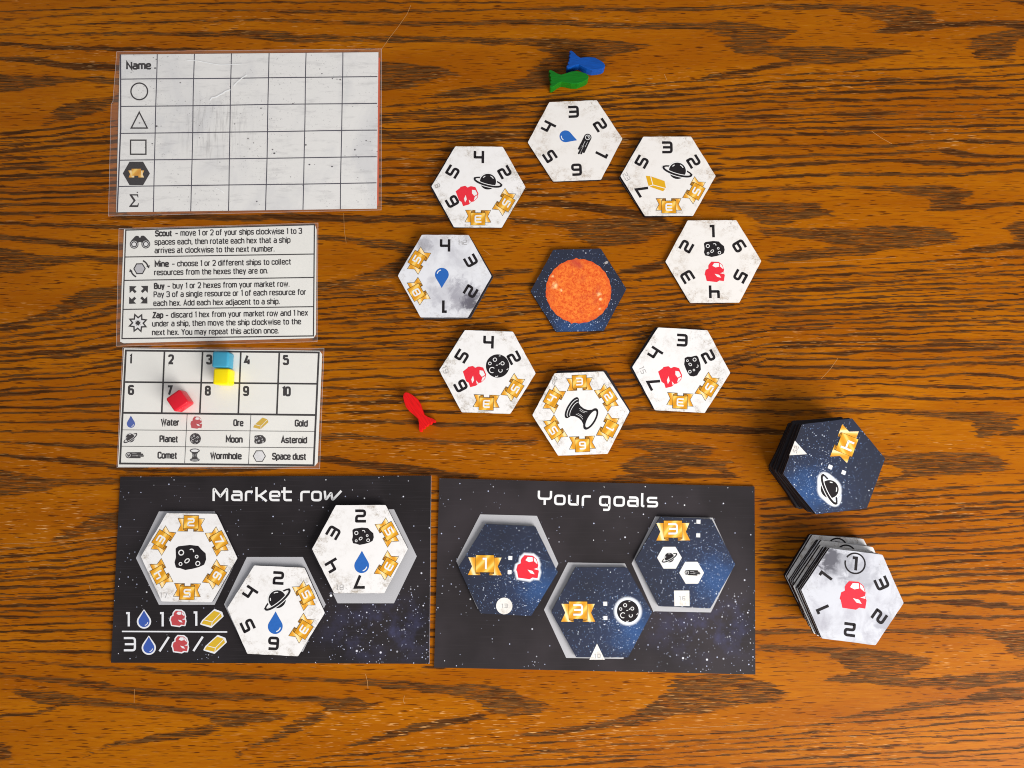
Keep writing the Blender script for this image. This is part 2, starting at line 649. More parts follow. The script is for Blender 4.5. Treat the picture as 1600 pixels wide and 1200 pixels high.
def circ(cx, cy, r, n=28, ry=None, rot=0.0, a0=0.0, a1=2 * math.pi, endpoint=False):
    ry = r if ry is None else ry
    out = []
    k = n + 1 if endpoint else n
    for i in range(k):
        a = a0 + (a1 - a0) * i / n
        x, y = r * math.cos(a), ry * math.sin(a)
        out.append((cx + x * math.cos(rot) - y * math.sin(rot), cy + x * math.sin(rot) + y * math.cos(rot)))
    return out


def hexpts(Rr, rc=0.0, seg=3):
    p = [(Rr * math.cos(R(60 * i)), Rr * math.sin(R(60 * i))) for i in range(6)]
    return round_path(p, rc, True, seg) if rc else p


def prism(name, pts, z0, z1, mtop, mside, parent, T=None, bevel=0.0):
    """a slab with outline pts (local pixels, counter-clockwise), real thickness"""
    me = bpy.data.meshes.new(name)
    n = len(pts)
    f = (lambda x, y, z: (x * U, y * U, z)) if T is None else T
    v = [tuple(f(p[0], p[1], z0)) for p in pts] + [tuple(f(p[0], p[1], z1)) for p in pts]
    ar = sum(v[i][0] * v[(i + 1) % n][1] - v[(i + 1) % n][0] * v[i][1] for i in range(n))
    faces = [list(range(n, 2 * n)), list(range(n - 1, -1, -1))]
    faces += [[i, (i + 1) % n, n + (i + 1) % n, n + i] for i in range(n)]
    if ar < 0:
        faces = [q[::-1] for q in faces]
    me.from_pydata(v, [], faces)
    me.materials.append(mtop)
    me.materials.append(mside)
    me.polygons.foreach_set("material_index", [0, 1] + [1] * n)
    me.update()
    return link(name, me, parent)


# ---------------------------------------------------------------- the tile's angular numerals
def digit(pr, ch, h, wd, sw, m):
    """h,wd = overall height and width; sw = stroke width"""
    X, Y = (wd - sw) / 2, (h - sw) / 2
    c = min(X, Y) * 0.55
    e = sw / 2
    if ch == "0" or ch == "o":
        pr.stroke(round_path([(-X, Y), (X, Y), (X, -Y), (-X, -Y)], c, True), sw, m, True)
    elif ch == "8":
        pr.stroke(round_path([(-X, Y), (X, Y), (X, -Y), (-X, -Y)], c, True), sw, m, True)
        pr.stroke([(-X, 0), (X, 0)], sw, m)
    elif ch == "1":
        pr.stroke([(-X * 0.62, Y), (X * 0.25, Y), (X * 0.25, -Y - e)], sw, m)
    elif ch == "2":
        pr.stroke(round_path([(-X - e, Y), (X, Y), (X, 0), (-X, 0), (-X, -Y), (X + e, -Y)], [0, c, c, c, 0.3, 0]), sw, m)
    elif ch == "3":
        pr.stroke(round_path([(-X - e, Y), (X, Y), (X, -Y), (-X - e, -Y)], [0, c, c, 0]), sw, m)
        pr.stroke([(-X * 0.8 - e, 0), (X - e, 0)], sw, m)
    elif ch == "4":
        pr.stroke(round_path([(-X, Y + e), (-X, -0.5), (X - e, -0.5)], [0, 0.4, 0]), sw, m)
        pr.stroke([(X, Y + e), (X, -Y - e)], sw, m)
    elif ch == "5":
        pr.stroke(round_path([(X + e, Y), (-X, Y), (-X, 0), (X, 0), (X, -Y), (-X - e, -Y)], [0, 0.3, c * .5, c, c, 0]), sw, m)
    elif ch == "6":
        pr.stroke(round_path([(X + e * .3, Y), (-X, Y), (-X, -Y), (X, -Y), (X, 0), (-X + e, 0)], [0, c, c, c, c, 0]), sw, m)
    elif ch == "9":
        pr.stroke(round_path([(-X - e * .3, -Y), (X, -Y), (X, Y), (-X, Y), (-X, 0), (X - e, 0)], [0, c, c, c, c, 0]), sw, m)
    elif ch == "7":
        pr.stroke([(-X - e, Y), (X, Y), (-X * 0.15, -Y - e)], sw, m)
    elif ch == "/":
        pr.stroke([(-X, -Y - e), (X, Y + e)], sw, m)


# title alphabet: (strokes in units of cap height 22), x grows from the letter's left side
def letter(pr, ch, wd, sw, m):
    e = sw / 2
    xh, cap, dz = 16.6 - e, 22 - e, -5.5
    L, Rg = e, wd - e
    b = e
    c = 4.2
    if ch == "M":
        pr.stroke(round_path([(L, 0), (L, cap), (wd / 2, 7), (Rg, cap), (Rg, 0)], [0, 1.2, .6, 1.2, 0]), sw, m)
    elif ch == "a":
        pr.stroke(round_path([(L + 1, xh), (Rg, xh), (Rg, b), (L, b), (L, 9.4), (Rg - e, 9.4)], [0, c, 0.3, c * .8, c * .6, 0]), sw, m)
    elif ch == "r":
        pr.stroke(round_path([(L, 0), (L, xh), (wd, xh)], [0, 4, 0]), sw, m)
    elif ch == "k":
        pr.stroke([(L, 0), (L, cap + e)], sw, m)
        pr.stroke([(L + e, 8.4), (6.5, 8.4), (Rg, xh + e)], sw, m)
        pr.stroke([(6.3, 9.0), (Rg + .4, 0)], sw, m)
    elif ch == "e":
        pr.stroke(round_path([(Rg + .5, b), (L, b), (L, xh), (Rg, xh), (Rg, 8.2), (L + e, 8.2)], [0, c, c, c, .6, 0]), sw, m)
    elif ch == "t":
        pr.stroke(round_path([(L + 4, cap + e), (L + 4, b), (Rg + .6, b)], [0, c * .8, 0]), sw, m)
        pr.stroke([(L - 1, xh), (Rg + .8, xh)], sw, m)
    elif ch == "o":
        pr.stroke(round_path([(L, xh), (Rg, xh), (Rg, b), (L, b)], c, True), sw, m, True)
    elif ch == "w":
        pr.stroke(round_path([(L, xh + e), (L + 1.5, b), (wd * .44, xh * .93), (wd * .52, b), (Rg + 2.6, xh + e)], [0, 1.6, .8, 1.6, 0]), sw, m)
    elif ch == "Y":
        pr.stroke(round_path([(L, cap + e), (L, 9.6), (Rg, 9.6), (Rg, cap + e)], [0, c, c, 0]), sw, m)
        pr.stroke([(wd / 2, 9.6 - e), (wd / 2, 0)], sw, m)
    elif ch == "u":
        pr.stroke(round_path([(L, xh + e), (L, b), (Rg, b), (Rg, xh + e)], [0, c, .6, 0]), sw, m)
    elif ch == "g":
        pr.stroke(round_path([(Rg, b), (L, b), (L, xh), (Rg, xh), (Rg, dz), (L + 5, dz)], [0, c, c, c * .6, c * .8, 0]), sw, m)
    elif ch == "l":
        pr.stroke(round_path([(L, cap + e), (L, b), (wd, b)], [0, 2.2, 0]), sw, m)
    elif ch == "s":
        pr.stroke(round_path([(Rg, xh), (L, xh), (L, 8.3), (Rg, 8.3), (Rg, b), (L - .6, b)], [0, c * .8, c * .6, c * .6, c * .8, 0]), sw, m)


# ---------------------------------------------------------------- icons (local pixels, y up)
def blob(rads, sx=1.0, sy=1.0, rot=0.0):
    n = len(rads)
    base = [(r_ * math.cos(2 * math.pi * i / n + rot) * sx, r_ * math.sin(2 * math.pi * i / n + rot) * sy) for i, r_ in enumerate(rads)]
    return round_path(base, 3.0, True, 3)


def drop_shape(s=1.0):
    p = []
    for i in range(25):
        a = R(-212) + R(244) * i / 24
        p.append((10.6 * math.cos(a), -5.0 + 10.6 * math.sin(a)))
    p = [(q[0] * s, q[1] * s) for q in p]
    tip = [(6.6, 4.6), (3.0, 10.6), (0, 16.0), (-3.0, 10.6), (-6.6, 4.6)]
    return p + [(q[0] * s, q[1] * s) for q in tip]


ORE = [(-8.9, 12.2), (-5.1, 16.5), (6.4, 16), (12, 11.5), (14.5, 3.3), (13.5, 0), (15.3, -5.6), (13.5, -15), (6.4, -14), (2.5, -16.5), (-13.5, -14.5),
       (-15.3, -5.6), (-16.5, -4.3), (-14.5, 3.3), (-10.2, 5.3), (-10.2, 9.7)]
ROCK = [(-16.4, 9.1), (-13.6, 11.5), (-8.5, 12.2), (-1.3, 13.1), (7.8, 12.2), (11.5, 8.2), (16, 4.5), (16.9, -1.8), (15.1, -7.3), (9.6, -10), (3.3, -11.8),
        (-4.9, -13.3), (-10.4, -11.5), (-14.9, -10.9), (-16.7, -5.5), (-15.5, 0)]


def icon(pr, kind, m=None, back=None):
    K = m or M["black"]
    Wt = back or M["face_mark"]
    if kind == "drop":
        pr.poly(drop_shape(), m or M["blue"])
        pr.stroke(circ(0, -5, 7.4, 8, a0=R(-78), a1=R(-12), endpoint=True), 1.5, Wt)
    elif kind == "ore":
        c = m or M["red"]
        pr.poly(ORE, c)
        pr.poly([(-3.8, 9.7), (-0.8, 14.2), (6.4, 14.2), (6.9, 8.4), (1.3, 7.1)], Wt)
        pr.poly([(7.8, 13.4), (8.4, 8.4), (13.2, 4.2), (12.4, 8.0), (10.6, 11.6)], Wt)
        pr.poly([(-0.8, -3.1), (6.4, -4.8), (9.4, -9.4), (3.3, -8.1)], Wt)
        pr.poly([(8, -2.2), (13.2, -0.6), (14.0, -3.6)], Wt)
    elif kind == "gold":
        c = m or M["gold"]
        pr.poly([(-17, -9), (3, -12), (17, 4), (15, 9.5), (3, 12.5), (-9.5, -1.5)][0:0] or
                [(-16.5, -8.5), (-0.5, -12.5), (16.0, 2.5), (14.0, 8.5), (3.5, 12.0), (-12.5, -2.5)], c)
        pr.stroke([(-12.5, -2.5), (0.5, -6.0), (14.2, 8.2)], 1.1, Wt)
        pr.stroke([(0.5, -6.0), (-0.4, -12.8)], 1.1, Wt)
    elif kind == "planet":
        rot = R(-14)
        back_arc = circ(0, 0, 22.0, 30, 5.2, rot, R(8), R(172), True)
        pr.stroke(back_arc, 2.3, K)
        pr.poly(circ(0, 0.5, 14.4, 30), Wt)
        pr.poly(circ(0, 0.5, 12.9, 32), K)
        fr = circ(0, 0, 22.0, 36, 6.0, rot, R(172), R(368), True)
        pr.stroke(fr, 5.3, Wt)
        pr.stroke(circ(0, 0, 22.0, 36, 6.0, rot, R(166), R(374), True), 3.1, K)
        pr.stroke(circ(0, 1, 9.6, 6, a0=R(118), a1=R(142), endpoint=True), 1.3, Wt)
        pr.stroke(circ(0, 1, 9.6, 5, a0=R(28), a1=R(66), endpoint=True), 1.3, Wt)
    elif kind == "moon":
        pr.poly(circ(0, 0, 18.2, 40), K)
        for (x, y, r_, a0, a1, wd) in ((-4.6, 9.8, 2.7, 0, 360, 1.1), (7.4, 4.4, 2.6, 0, 360, 1.1), (-12.2, 3.6, 2.2, 0, 360, 1.0), (-8.3, -6.6, 4.2, 40, 300, 1.2),
                                       (4.6, -6.8, 2.8, 150, 400, 1.1), (1.2, 4.6, 2, 280, 360, 1.0), (3.0, 14, 2, 60, 140, 1.0), (13.4, -2.5, 3, 280, 350, 1.0), (-1.5, -13.6, 3, 230, 330, 1.0), (-1, -1.2, 2.6, 60, 130, 1.0)):
            pr.stroke(circ(x, y, r_, 12, a0=R(a0), a1=R(a1), endpoint=(a1 - a0 < 360)), wd, Wt, closed=(a1 - a0 >= 360))
    elif kind == "asteroid":
        pr.poly(round_path(ROCK, 1.6, True, 3), K)
        for (x, y, r_, a0, a1, wd) in ((-10.2, 4.9, 2.6, 0, 360, 1.1), (6.6, 0.9, 1.5, 0, 360, 0.9), (8.2, -6.2, 2.2, 0, 360, 1.0), (-10.2, -7.0, 1.6, 0, 360, 0.9),
                                       (0.7, 6.5, 2.3, -20, 140, 1.1)):
            pr.stroke(circ(x, y, r_, 12, a0=R(a0), a1=R(a1), endpoint=(a1 - a0 < 360)), wd, Wt, closed=(a1 - a0 >= 360))
        pr.stroke(circ(-3.4, -3.6, 2.7, 14, 1.8, R(40)), 1.0, Wt, closed=True)
    elif kind == "comet":
        # head to the left, tail to the right
        head = circ(-11, 0, 6.2, 16, a0=R(90), a1=R(270), endpoint=True)
        pr.poly(head + [(4, -6.2), (4, 6.2)], K)
        for (y, x1) in ((4.9, 14.5), (1.9, 18.5), (-1.6, 20), (-4.8, 13)):
            pr.stroke([(3, y), (x1, y)], 2.9, K)
            pr.poly(circ(x1, y, 1.45, 10), K)
        pr.stroke(circ(-11, 0, 3.9, 18), 1.0, Wt, closed=True)
        pr.stroke(circ(-11, 0, 1.5, 8, a0=R(40), a1=R(220), endpoint=True), 0.8, Wt)
        for (y, x0, x1) in ((3.0, -4, 6), (-1.2, -3.5, 9)):
            pr.stroke([(x0, y), (x1, y)], 0.55, Wt)
    elif kind == "wormhole":
        # axis vertical: open mouth on top
        left = [(-15.5, 14.5), (-12, 10.5), (-8.6, 5.5), (-7.4, 0), (-8.2, -6), (-11, -11), (-16, -14.5)]
        right = [(-x, y) for x, y in left[::-1]]
        pr.poly(left + right, K)
        pr.poly(circ(0, -15, 16.4, 28, 6.0), K)
        pr.stroke(circ(0, -13.4, 13.6, 18, 4.7, 0, R(185), R(355), True), 0.9, Wt)
        pr.stroke(circ(0, -10.6, 11.2, 18, 4.0, 0, R(195), R(345), True), 0.8, Wt)
        pr.poly(circ(0, 15, 17.0, 30, 6.8), Wt)
        pr.ring(circ(0, 15.0, 16.6, 32, 7.0), circ(0, 15.2, 13.0, 32, 4.3), K)
        for s in (-1, 1):
            pr.stroke([(s * 5.8, 6), (s * 4.2, 1), (s * 4.6, -6)], 0.5, Wt)
            pr.stroke([(s * 3.1, 4), (s * 2.2, 0), (s * 2.5, -4)], 0.4, Wt)
    elif kind == "hexdust":
        pr.poly(hexpts(12.8), K)
        pr.poly(hexpts(11.0), M["dust"])


M["face_mark"] = ink("unprinted_white", (0.80, 0.79, 0.775), 0.45, var=0.03)
ICON_NAME = dict(drop="water_drop_icon", ore="ore_icon", gold="gold_bar_icon", planet="planet_icon", moon="moon_icon", asteroid="asteroid_icon",
                 comet="comet_icon", wormhole="wormhole_icon")


def halo(pr, outline, grow, m):
    """soft printed glow: rings fading outward from an outline"""
    n = len(outline)
    cx, cy = sum(p[0] for p in outline) / n, sum(p[1] for p in outline) / n

    def g(d):
        o = []
        for (x, y) in outline:
            l = math.hypot(x - cx, y - cy) or 1
            o.append((x + (x - cx) / l * d, y + (y - cy) / l * d))
        return o
    pr.k += 1
    pr.poly(g(1.2), m, 1.0)
    prev, pa = g(1.2), 1.0
    for d, a in ((grow * .45, 0.85), (grow * .75, 0.35), (grow, 0.0)):
        cur = g(d)
        pr.ring(cur, prev, m, a, pa)
        pr.k -= 1
        prev, pa = cur, a


def ribbon(parent, x, y, ang, s, ch, z, tilelike=True, clip=None):
    """folded gold banner; outline + tails + block as one part, its numeral the sub-part"""
    p = Pr(z).sub(x, y, ang, s)
    for sg in (-1, 1):
        tail = [(sg * 21, 5.2), (sg * 11, 5.2), (sg * 5.2, 5.2), (sg * 5.2, -14.4), (sg * 20.4, -14.4), (sg * 15.8, -4.8)]
        if sg > 0: tail = tail[::-1]
        if tilelike:
            p.stroke(tail, 1.3, M["outline"], closed=True)
        p.poly(tail, M["tail"])
        p.poly([(sg * 11.5, -10.2), (sg * 5.2, -10.2), (sg * 5.2, -14.2), (sg * 8.5, -14.4), (sg * 11.5, -12.6)][::-sg], M["fold"])
        p.stroke([(sg * 11.5, -10.2), (sg * 11.5, -12.2), (sg * 10.2, -13.2), (sg * 5.4, -13.2), (sg * 5.2, -10.4)], 0.8, M["outline"])
    bl = [(-11.6, 10.2), (11.6, 10.2), (11.6, -10.2), (-11.6, -10.2)]
    p.stroke(bl, 1.3, M["outline"], closed=True)
    p.poly(bl[::-1], M["ribbon"])
    if clip:
        clip_pr(p, clip)
    o = p.build("ribbon", parent)
    if ch:
        q = Pr(z + 0.00014).sub(x, y, ang, s)
        digit(q, ch, 13.2, 11.4, 2.6, M["white"])
        if clip:
            clip_pr(q, clip)
        q.build("numeral", o)
    return o


def clip_pr(p, Rr):
    """keep print inside the tile's outline (the print was cut off with the tile)"""
    P6 = six(Rr, -0.4)
    nrm = []
    for i in range(6):
        a, b = P6[i], P6[(i + 1) % 6]
        L = math.hypot(b[0] - a[0], b[1] - a[1])
        n_ = ((b[1] - a[1]) / L, -(b[0] - a[0]) / L)
        nrm.append((n_[0], n_[1], (n_[0] * a[0] + n_[1] * a[1]) * U))
    V, F_, MI, AL = [], [], [], []
    for f, mi in zip(p.f, p.mi):
        poly = [p.v[i] for i in f]
        for nx, ny, ap in nrm:
            out = []
            for i in range(len(poly)):
                a, b = poly[i], poly[(i + 1) % len(poly)]
                da, db = a[0] * nx + a[1] * ny - ap, b[0] * nx + b[1] * ny - ap
                if da <= 0: out.append(a)
                if (da < 0 < db) or (db < 0 < da):
                    t = da / (da - db)
                    out.append(tuple(a[k] + (b[k] - a[k]) * t for k in range(3)))
            poly = out
            if len(poly) < 3: break
        if len(poly) >= 3:
            b0 = len(V)
            V += poly
            AL += [1.0] * len(poly)
            F_.append(list(range(b0, b0 + len(poly))))
            MI.append(mi)
    p.v, p.f, p.mi, p.al = V, F_, MI, AL


# ---------------------------------------------------------------- tiles
TH = 0.0019                                  # tile thickness


class Shape(float):
    """mean corner radius, carrying the tile's own outline (half width, half side, half height)"""


def fit(corners, z):
    """corners in photo order TL, TR, R, BR, BL, L -> centre, shape (px units), angle"""
    P = [W(x, y, z) for x, y in corners]
    c = sum(P, Vector()) / 6
    ids = [120, 60, 0, -60, -120, 180]
    rr, sx, sy = 0, 0, 0
    for p, a in zip(P, ids):
        d = p - c
        rr += d.length
        da = math.atan2(d.y, d.x) - R(a)
        sx += math.cos(da); sy += math.sin(da)
    ang = math.atan2(sy, sx)
    q = [Matrix.Rotation(-ang, 2) @ ((p - c).xy) / U for p in P]
    sh = Shape(rr / 6 / U)
    sh.a = (q[2].x - q[5].x) / 2
    sh.b = (-q[0].x + q[1].x + q[3].x - q[4].x) / 4
    sh.h = (q[0].y + q[1].y - q[3].y - q[4].y) / 4
    return c, sh, ang


def six(sh, d=0.0):
    a, b, h = (sh.a + d, sh.b + d * .55, sh.h + d * .87) if isinstance(sh, Shape) else (sh + d, (sh + d) / 2, (sh + d) * .866)
    return [(a, 0), (b, h), (-b, h), (-a, 0), (-b, -h), (b, -h)]


_seed = [0]


def cut_outline(sh, d, rc, rough=0.22):
    """hand-cut card outline: small wobbles along each side"""
    _seed[0] += 1
    rr = random.Random(_seed[0])
    p = round_path(six(sh, d), rc, True, 3)
    out = []
    n = len(p)
    for i in range(n):
        a, b = p[i], p[(i + 1) % n]
        out.append(a)
        L = math.hypot(b[0] - a[0], b[1] - a[1])
        if L > 30:
            for k in range(1, 9):
                t = k / 9
                e = rr.uniform(-rough, rough)
                out.append((a[0] + (b[0] - a[0]) * t - (b[1] - a[1]) / L * e, a[1] + (b[1] - a[1]) * t + (b[0] - a[0]) / L * e))
    return out


def tile_body(root, Rr, face_mat, edge="edgeblack", sheet="edgepale", rc=2.6):
    o = cut_outline(Rr, 0, rc)
    k = 1 - 0.15 / 75
    prism("core", [(x * k, y * k) for x, y in o], 0.0, TH - 0.00022, M[edge], M[edge], root)
    prism("printed_face", o, TH - 0.00022, TH, face_mat, M[sheet], root)


def faint_id(root, txt, x, y, ang, z=TH + 0.00003, h=8.0):
    p = Pr(z)
    c, s = math.cos(ang), math.sin(ang)
    for i, ch in enumerate(txt):
        d = (i - (len(txt) - 1) / 2) * h * 0.86
        p.sub(x + d * c, y + d * s, ang)
        digit(p, ch, h, h * 0.72, 0.85, M["idgrey"])
    p.build("serial_number", root)


def number_tile(label, corners, z0, nums, icons, face, serial=None, group=None, cat="hexagonal tile", sheet="edgepale"):
    c, Rr, a = fit(corners, z0 + TH)
    root = thing("hexagonal_tile", label, cat, (c.x, c.y, z0), a, group)
    tile_body(root, Rr, face, sheet=sheet)
    z = TH + 0.00003
    for k, s in enumerate(nums):
        if not s: continue
        ang = -R(60 * k)
        vs = Rr.h / (Rr.a * .866)
        rad = 47.6 * Rr / 75.5
        x, y = -math.sin(ang) * rad, math.cos(ang) * rad * vs
        if s[0] == "r":
            rad = 51.2 * Rr / 75.5
            x, y = -math.sin(ang) * rad, math.cos(ang) * rad * vs
            ribbon(root, x, y, ang, 0.95 * Rr / 75.5, s[1], z, clip=Rr)
        else:
            p = Pr(z).sub(x, y, ang, Rr / 75.5)
            digit(p, s[-1], 20.0, 16.8, 4.1, M["black"])
            if s[0] == "c":
                p.stroke(circ(0, 0, 14.6, 30, a0=R(-190), a1=R(150), endpoint=True), 2.2, M["black"])
            p.build("numeral", root)
    for (kind, x, y, ang, s) in icons:
        p = Pr(z).sub(x, y, R(ang), s)
        icon(p, kind)
        p.build(ICON_NAME[kind], root)
    if serial:
        faint_id(root, serial[0], serial[1], serial[2], R(serial[3]))
    return root, c, Rr, a


def plain_tile(label, centre, Rr, a, z0, face, group, name="hexagonal_tile", edge="edgeblack", sheet="edgepale", cat="hexagonal tile"):
    root = thing(name, label, cat, (centre[0], centre[1], z0), a, group)
    tile_body(root, Rr, face, edge, sheet)
    return root


ring = "hexagonal tiles laid in a ring around the sun tile"
under = "tiles lying hidden under the ring tiles"


def under_tile(label, corners, dx, dy, da, z0=0.0):
    """the second tile of a pile of two, showing a sliver on one side"""
    c, Rr, a = fit(corners, z0 + 2 * TH)
    plain_tile(label, (c.x + dx * U, c.y + dy * U), Rr, a + R(da), z0, M["darkback"], under)


F0 = M["face"]
# top
number_tile("white number tile with the comet and a blue drop, top of the ring", [(858, 159.8), (932.4, 156.9), (973, 216.1), (939, 281.6), (864, 283), (825.1, 222.4)], 0,
            ["3", "2", "1", "6", "5", "4"], [("drop", -10.5, 6, -112, 0.93), ("comet", 15.5, -5, -118, 0.98)], M["facewarm"], group=ring)
# top right
cs = [(1007.1, 215.4), (1079, 212.7), (1117.3, 274.1), (1084.7, 337.9), (1006.6, 337.9), (968.4, 273.6)]
number_tile("white tile with the gold bar and black planet, right of the topmost ring tile", cs, TH, ["3", "2", "r5", "r3", "7", "5"],
            [("planet", 15, 8, -3, 1.05), ("gold", -19, -11, -62, 1.08)], M["facewarm"], ("23", -66, -1, -60), group=ring)
under_tile("tile showing a dark sliver along the top of the gold bar tile", cs, -1.5, 1.6, 1.5)
# right
number_tile("white tile with asteroid above red ore, rightmost of the ring", [(1075, 344.3), (1151.1, 343.8), (1189.6, 407), (1154.4, 473), (1077.7, 473), (1039.8, 410.3)], 0,
            ["1", "6", "5", "4", "3", "2"], [("asteroid", 2, 20, 0, 0.98), ("ore", 2, -17, 0, 1.0)], M["facewarm"], group=ring)
# lower right
cs = [(1029.3, 513.7), (1105.8, 514.3), (1141.5, 581.6), (1100.3, 645.5), (1021.9, 640.8), (988.1, 574.2)]
number_tile("white tile with upright asteroid beside red ore, lower right of the ring", cs, TH, ["3", "2", "r5", "r3", "7", "4"],
            [("asteroid", 17.5, 7, -78, 0.95), ("ore", -16, -10, -62, 1.03)], F0[2], ("15", -60, -3, -66), group=ring)
under_tile("tile peeking out at the upper left beneath the upright asteroid tile", cs, -2.2, 2.2, 1.3)
# bottom
cs = [(865.6, 582.7), (942.1, 582.7), (983.9, 642.4), (950.3, 709.6), (872.7, 713), (832, 646.1)]
number_tile("white tile with six gold ribbons around a black wormhole spool", cs, TH, ["r3", "r2", "r1", "r6", "r5", "r4"],
            [("wormhole", 0.5, 0, -123, 1.13)], F0[0], ("28", -40, 53, 62), group=ring)
under_tile("tile showing a black strip at the upper right under the wormhole tile", cs, 2.6, 3.6, -2.0)
# lower left
cs = [(727.4, 517.6), (801.6, 516.9), (836.8, 582.8), (797.4, 647), (720.7, 644.1), (686, 578.2)]
number_tile("white tile with the round cratered moon beside red ore", cs, TH, ["4", "2", "r5", "r3", "6", "5"],
            [("moon", 15.5, 9.5, 0, 1.0), ("ore", -19, -6, -62, 1.0)], F0[3], ("19", -66, 2, -66), group=ring)
under_tile("tile barely visible along the top edge beneath the moon tile", cs, -1.2, 1.4, 0.8)
# left
cs = [(660, 367), (732.5, 367), (767, 431.5), (731.8, 496.3), (657.5, 495.8), (620.5, 431)]
number_tile("cloudy grey tile with a single blue drop, leftmost of the ring", cs, TH, ["4", "3", "2", "1", "r8", "r5"],
            [("drop", -4.5, -3, 180, 1.02)], M["facecloud"], ("24", 28, 54, 180), group=ring)
under_tile("tile with a black edge at the right beneath the cloudy drop tile", cs, 2.8, -0.6, 1.0)
# upper left
cs = [(712, 229.3), (785.5, 229), (820.8, 292.5), (784.3, 355.5), (709.3, 355.5), (673.8, 290.5)]
number_tile("white tile with planet beside red ore, upper left of the ring", cs, TH, ["4", "2", "r5", "r3", "6", "5"],
            [("planet", 15, 8, 0, 1.0), ("ore", -17, -13, -62, 1.0)], F0[1], ("8", -65, 1, -66), group=ring)
under_tile("tile with a black edge at the upper left beneath the planet and ore tile", cs, -2.6, 1.6, 0.5)

# sun tile
c, Rr, a = fit([(865.3, 389.8), (938.7, 388.1), (978.6, 451.5), (943.9, 515.7), (868.1, 519), (828.7, 456.1)], TH)
root = thing("sun_tile", "dark starry tile with the big orange sun in the ring's centre", "hexagonal tile", (c.x, c.y, 0), a)
tile_body(root, Rr, M["sunface"], sheet="edgeblack")
random.seed(4)
sunp = [(51.4 + 0.5 * math.sin(i * 1.7) + (1.6 if i in (23, 47, 64) else 0)) for i in range(90)]
p = Pr(TH + 0.00003)
p.poly([(r_ * math.cos(2 * math.pi * i / 90), -1.5 + r_ * math.sin(2 * math.pi * i / 90)) for i, r_ in enumerate(sunp)], M["sun"])
p.build("printed_sun", root)
p = Pr(TH + 0.00003)
p.poly([(43, 40), (47, 41), (49, 44), (46, 45.5), (42.5, 43)], M["idgrey"])
p.build("scuff", root)


# ---------------------------------------------------------------- boards
def board(name, label, cat, corners, mat, th):
    c = sum((W(x, y, th) for x, y in corners), Vector()) / 4
    root = thing(name, label, cat, (c.x, c.y, 0))

    def T(x, y, z):
        q = W(x, y, z)
        return Vector((q.x - c.x, q.y - c.y, z))
    T0 = lambda x, y, z: Vector((*(W(x, y, th) - Vector((c.x, c.y, 0))).xy, z))
    prism("printed_sheet", corners, 0, th, mat, M["edgepale"], root, T0)
    return root, T


def title(root, T, words, z, ox, oy, ang, name="title_letter"):
    """words: list of (char, x, width) laid on a baseline starting at ox,oy (photo pixels)"""
    for ch, x, wd in words:
        p = Pr(z, T=lambda X, Y, Z: T(ox + X * math.cos(ang) + Y * math.sin(ang), oy + X * math.sin(ang) - Y * math.cos(ang), Z)).sub(x, 0)
        letter(p, ch, wd, 3.6, M["white"])
        p.build(name, root)


def pix(T, x0, y0, s=1.0, ang=0.0):
    """local icon units (y up) placed at photo pixel x0,y0; ang clockwise"""
    c, n = math.cos(ang), math.sin(ang)
    return lambda X, Y, Z: T(x0 + s * (X * c - (-Y) * n), y0 + s * (X * n + (-Y) * c), Z)


BT = 0.0012
bc = [(187.9, 744.8), (673.5, 743.3), (670.9, 1037.2), (173.4, 1035.5)]
mb, TM = board("market_row_board", "black starry board titled Market row with white cost numbers", "game board", bc, M["boardA"], BT)
zb = BT + 0.00003
X0 = 330
sc = 1 / 3.872
title(mb, TM, [("M", 0.5, 24.5), ("a", 29.5, 18), ("r", 51, 12.5), ("k", 67.5, 19), ("e", 89, 17.5), ("t", 107, 18.5), ("r", 137.5, 15), ("o", 154.5, 17), ("w", 174, 27)],
      zb, 331.5, 782.8, R(0.2))


def slot(root, T, cx, cy, a, b, h, ang):
    p = Pr(zb, T=pix(T, cx, cy, 1, R(ang)))
    p.poly([(a, 0), (b, h), (-b, h), (-a, 0), (-b, -h), (b, -h)], M["slot"])
    p.build("slot_outline", root)


slot(mb, TM, 291.8, 872, 79.4, 43.5, 73, 0)
slot(mb, TM, 429.5, 944.3, 79.4, 43.8, 74, 0)
slot(mb, TM, 571.6, 869.2, 79.6, 44, 73.4, 0)


def cost_mark(root, T, x, y, kind, s=1.0):
    col = dict(drop="dullblue", ore="dullred", gold="dullgold")[kind]
    p = Pr(zb, T=pix(T, x, y, s))
    if kind == "drop":
        o = drop_shape()
    elif kind == "ore":
        o = ORE
    else:
        o = [(-16.5, -8.5), (-0.5, -12.5), (16.0, 2.5), (14.0, 8.5), (3.5, 12.0), (-12.5, -2.5)]
    n = len(o)
    cx, cy = sum(q[0] for q in o) / n, sum(q[1] for q in o) / n
    g = []
    for (X, Y) in o:
        l = math.hypot(X - cx, Y - cy)
        g.append((X + (X - cx) / l * 3.0, Y + (Y - cy) / l * 3.0))
    p.poly(round_path(g, 1.5, True, 2), M["titlewhite"])
    icon(p, kind, M[col], M["titlewhite"])
    p.build(ICON_NAME[kind], root)


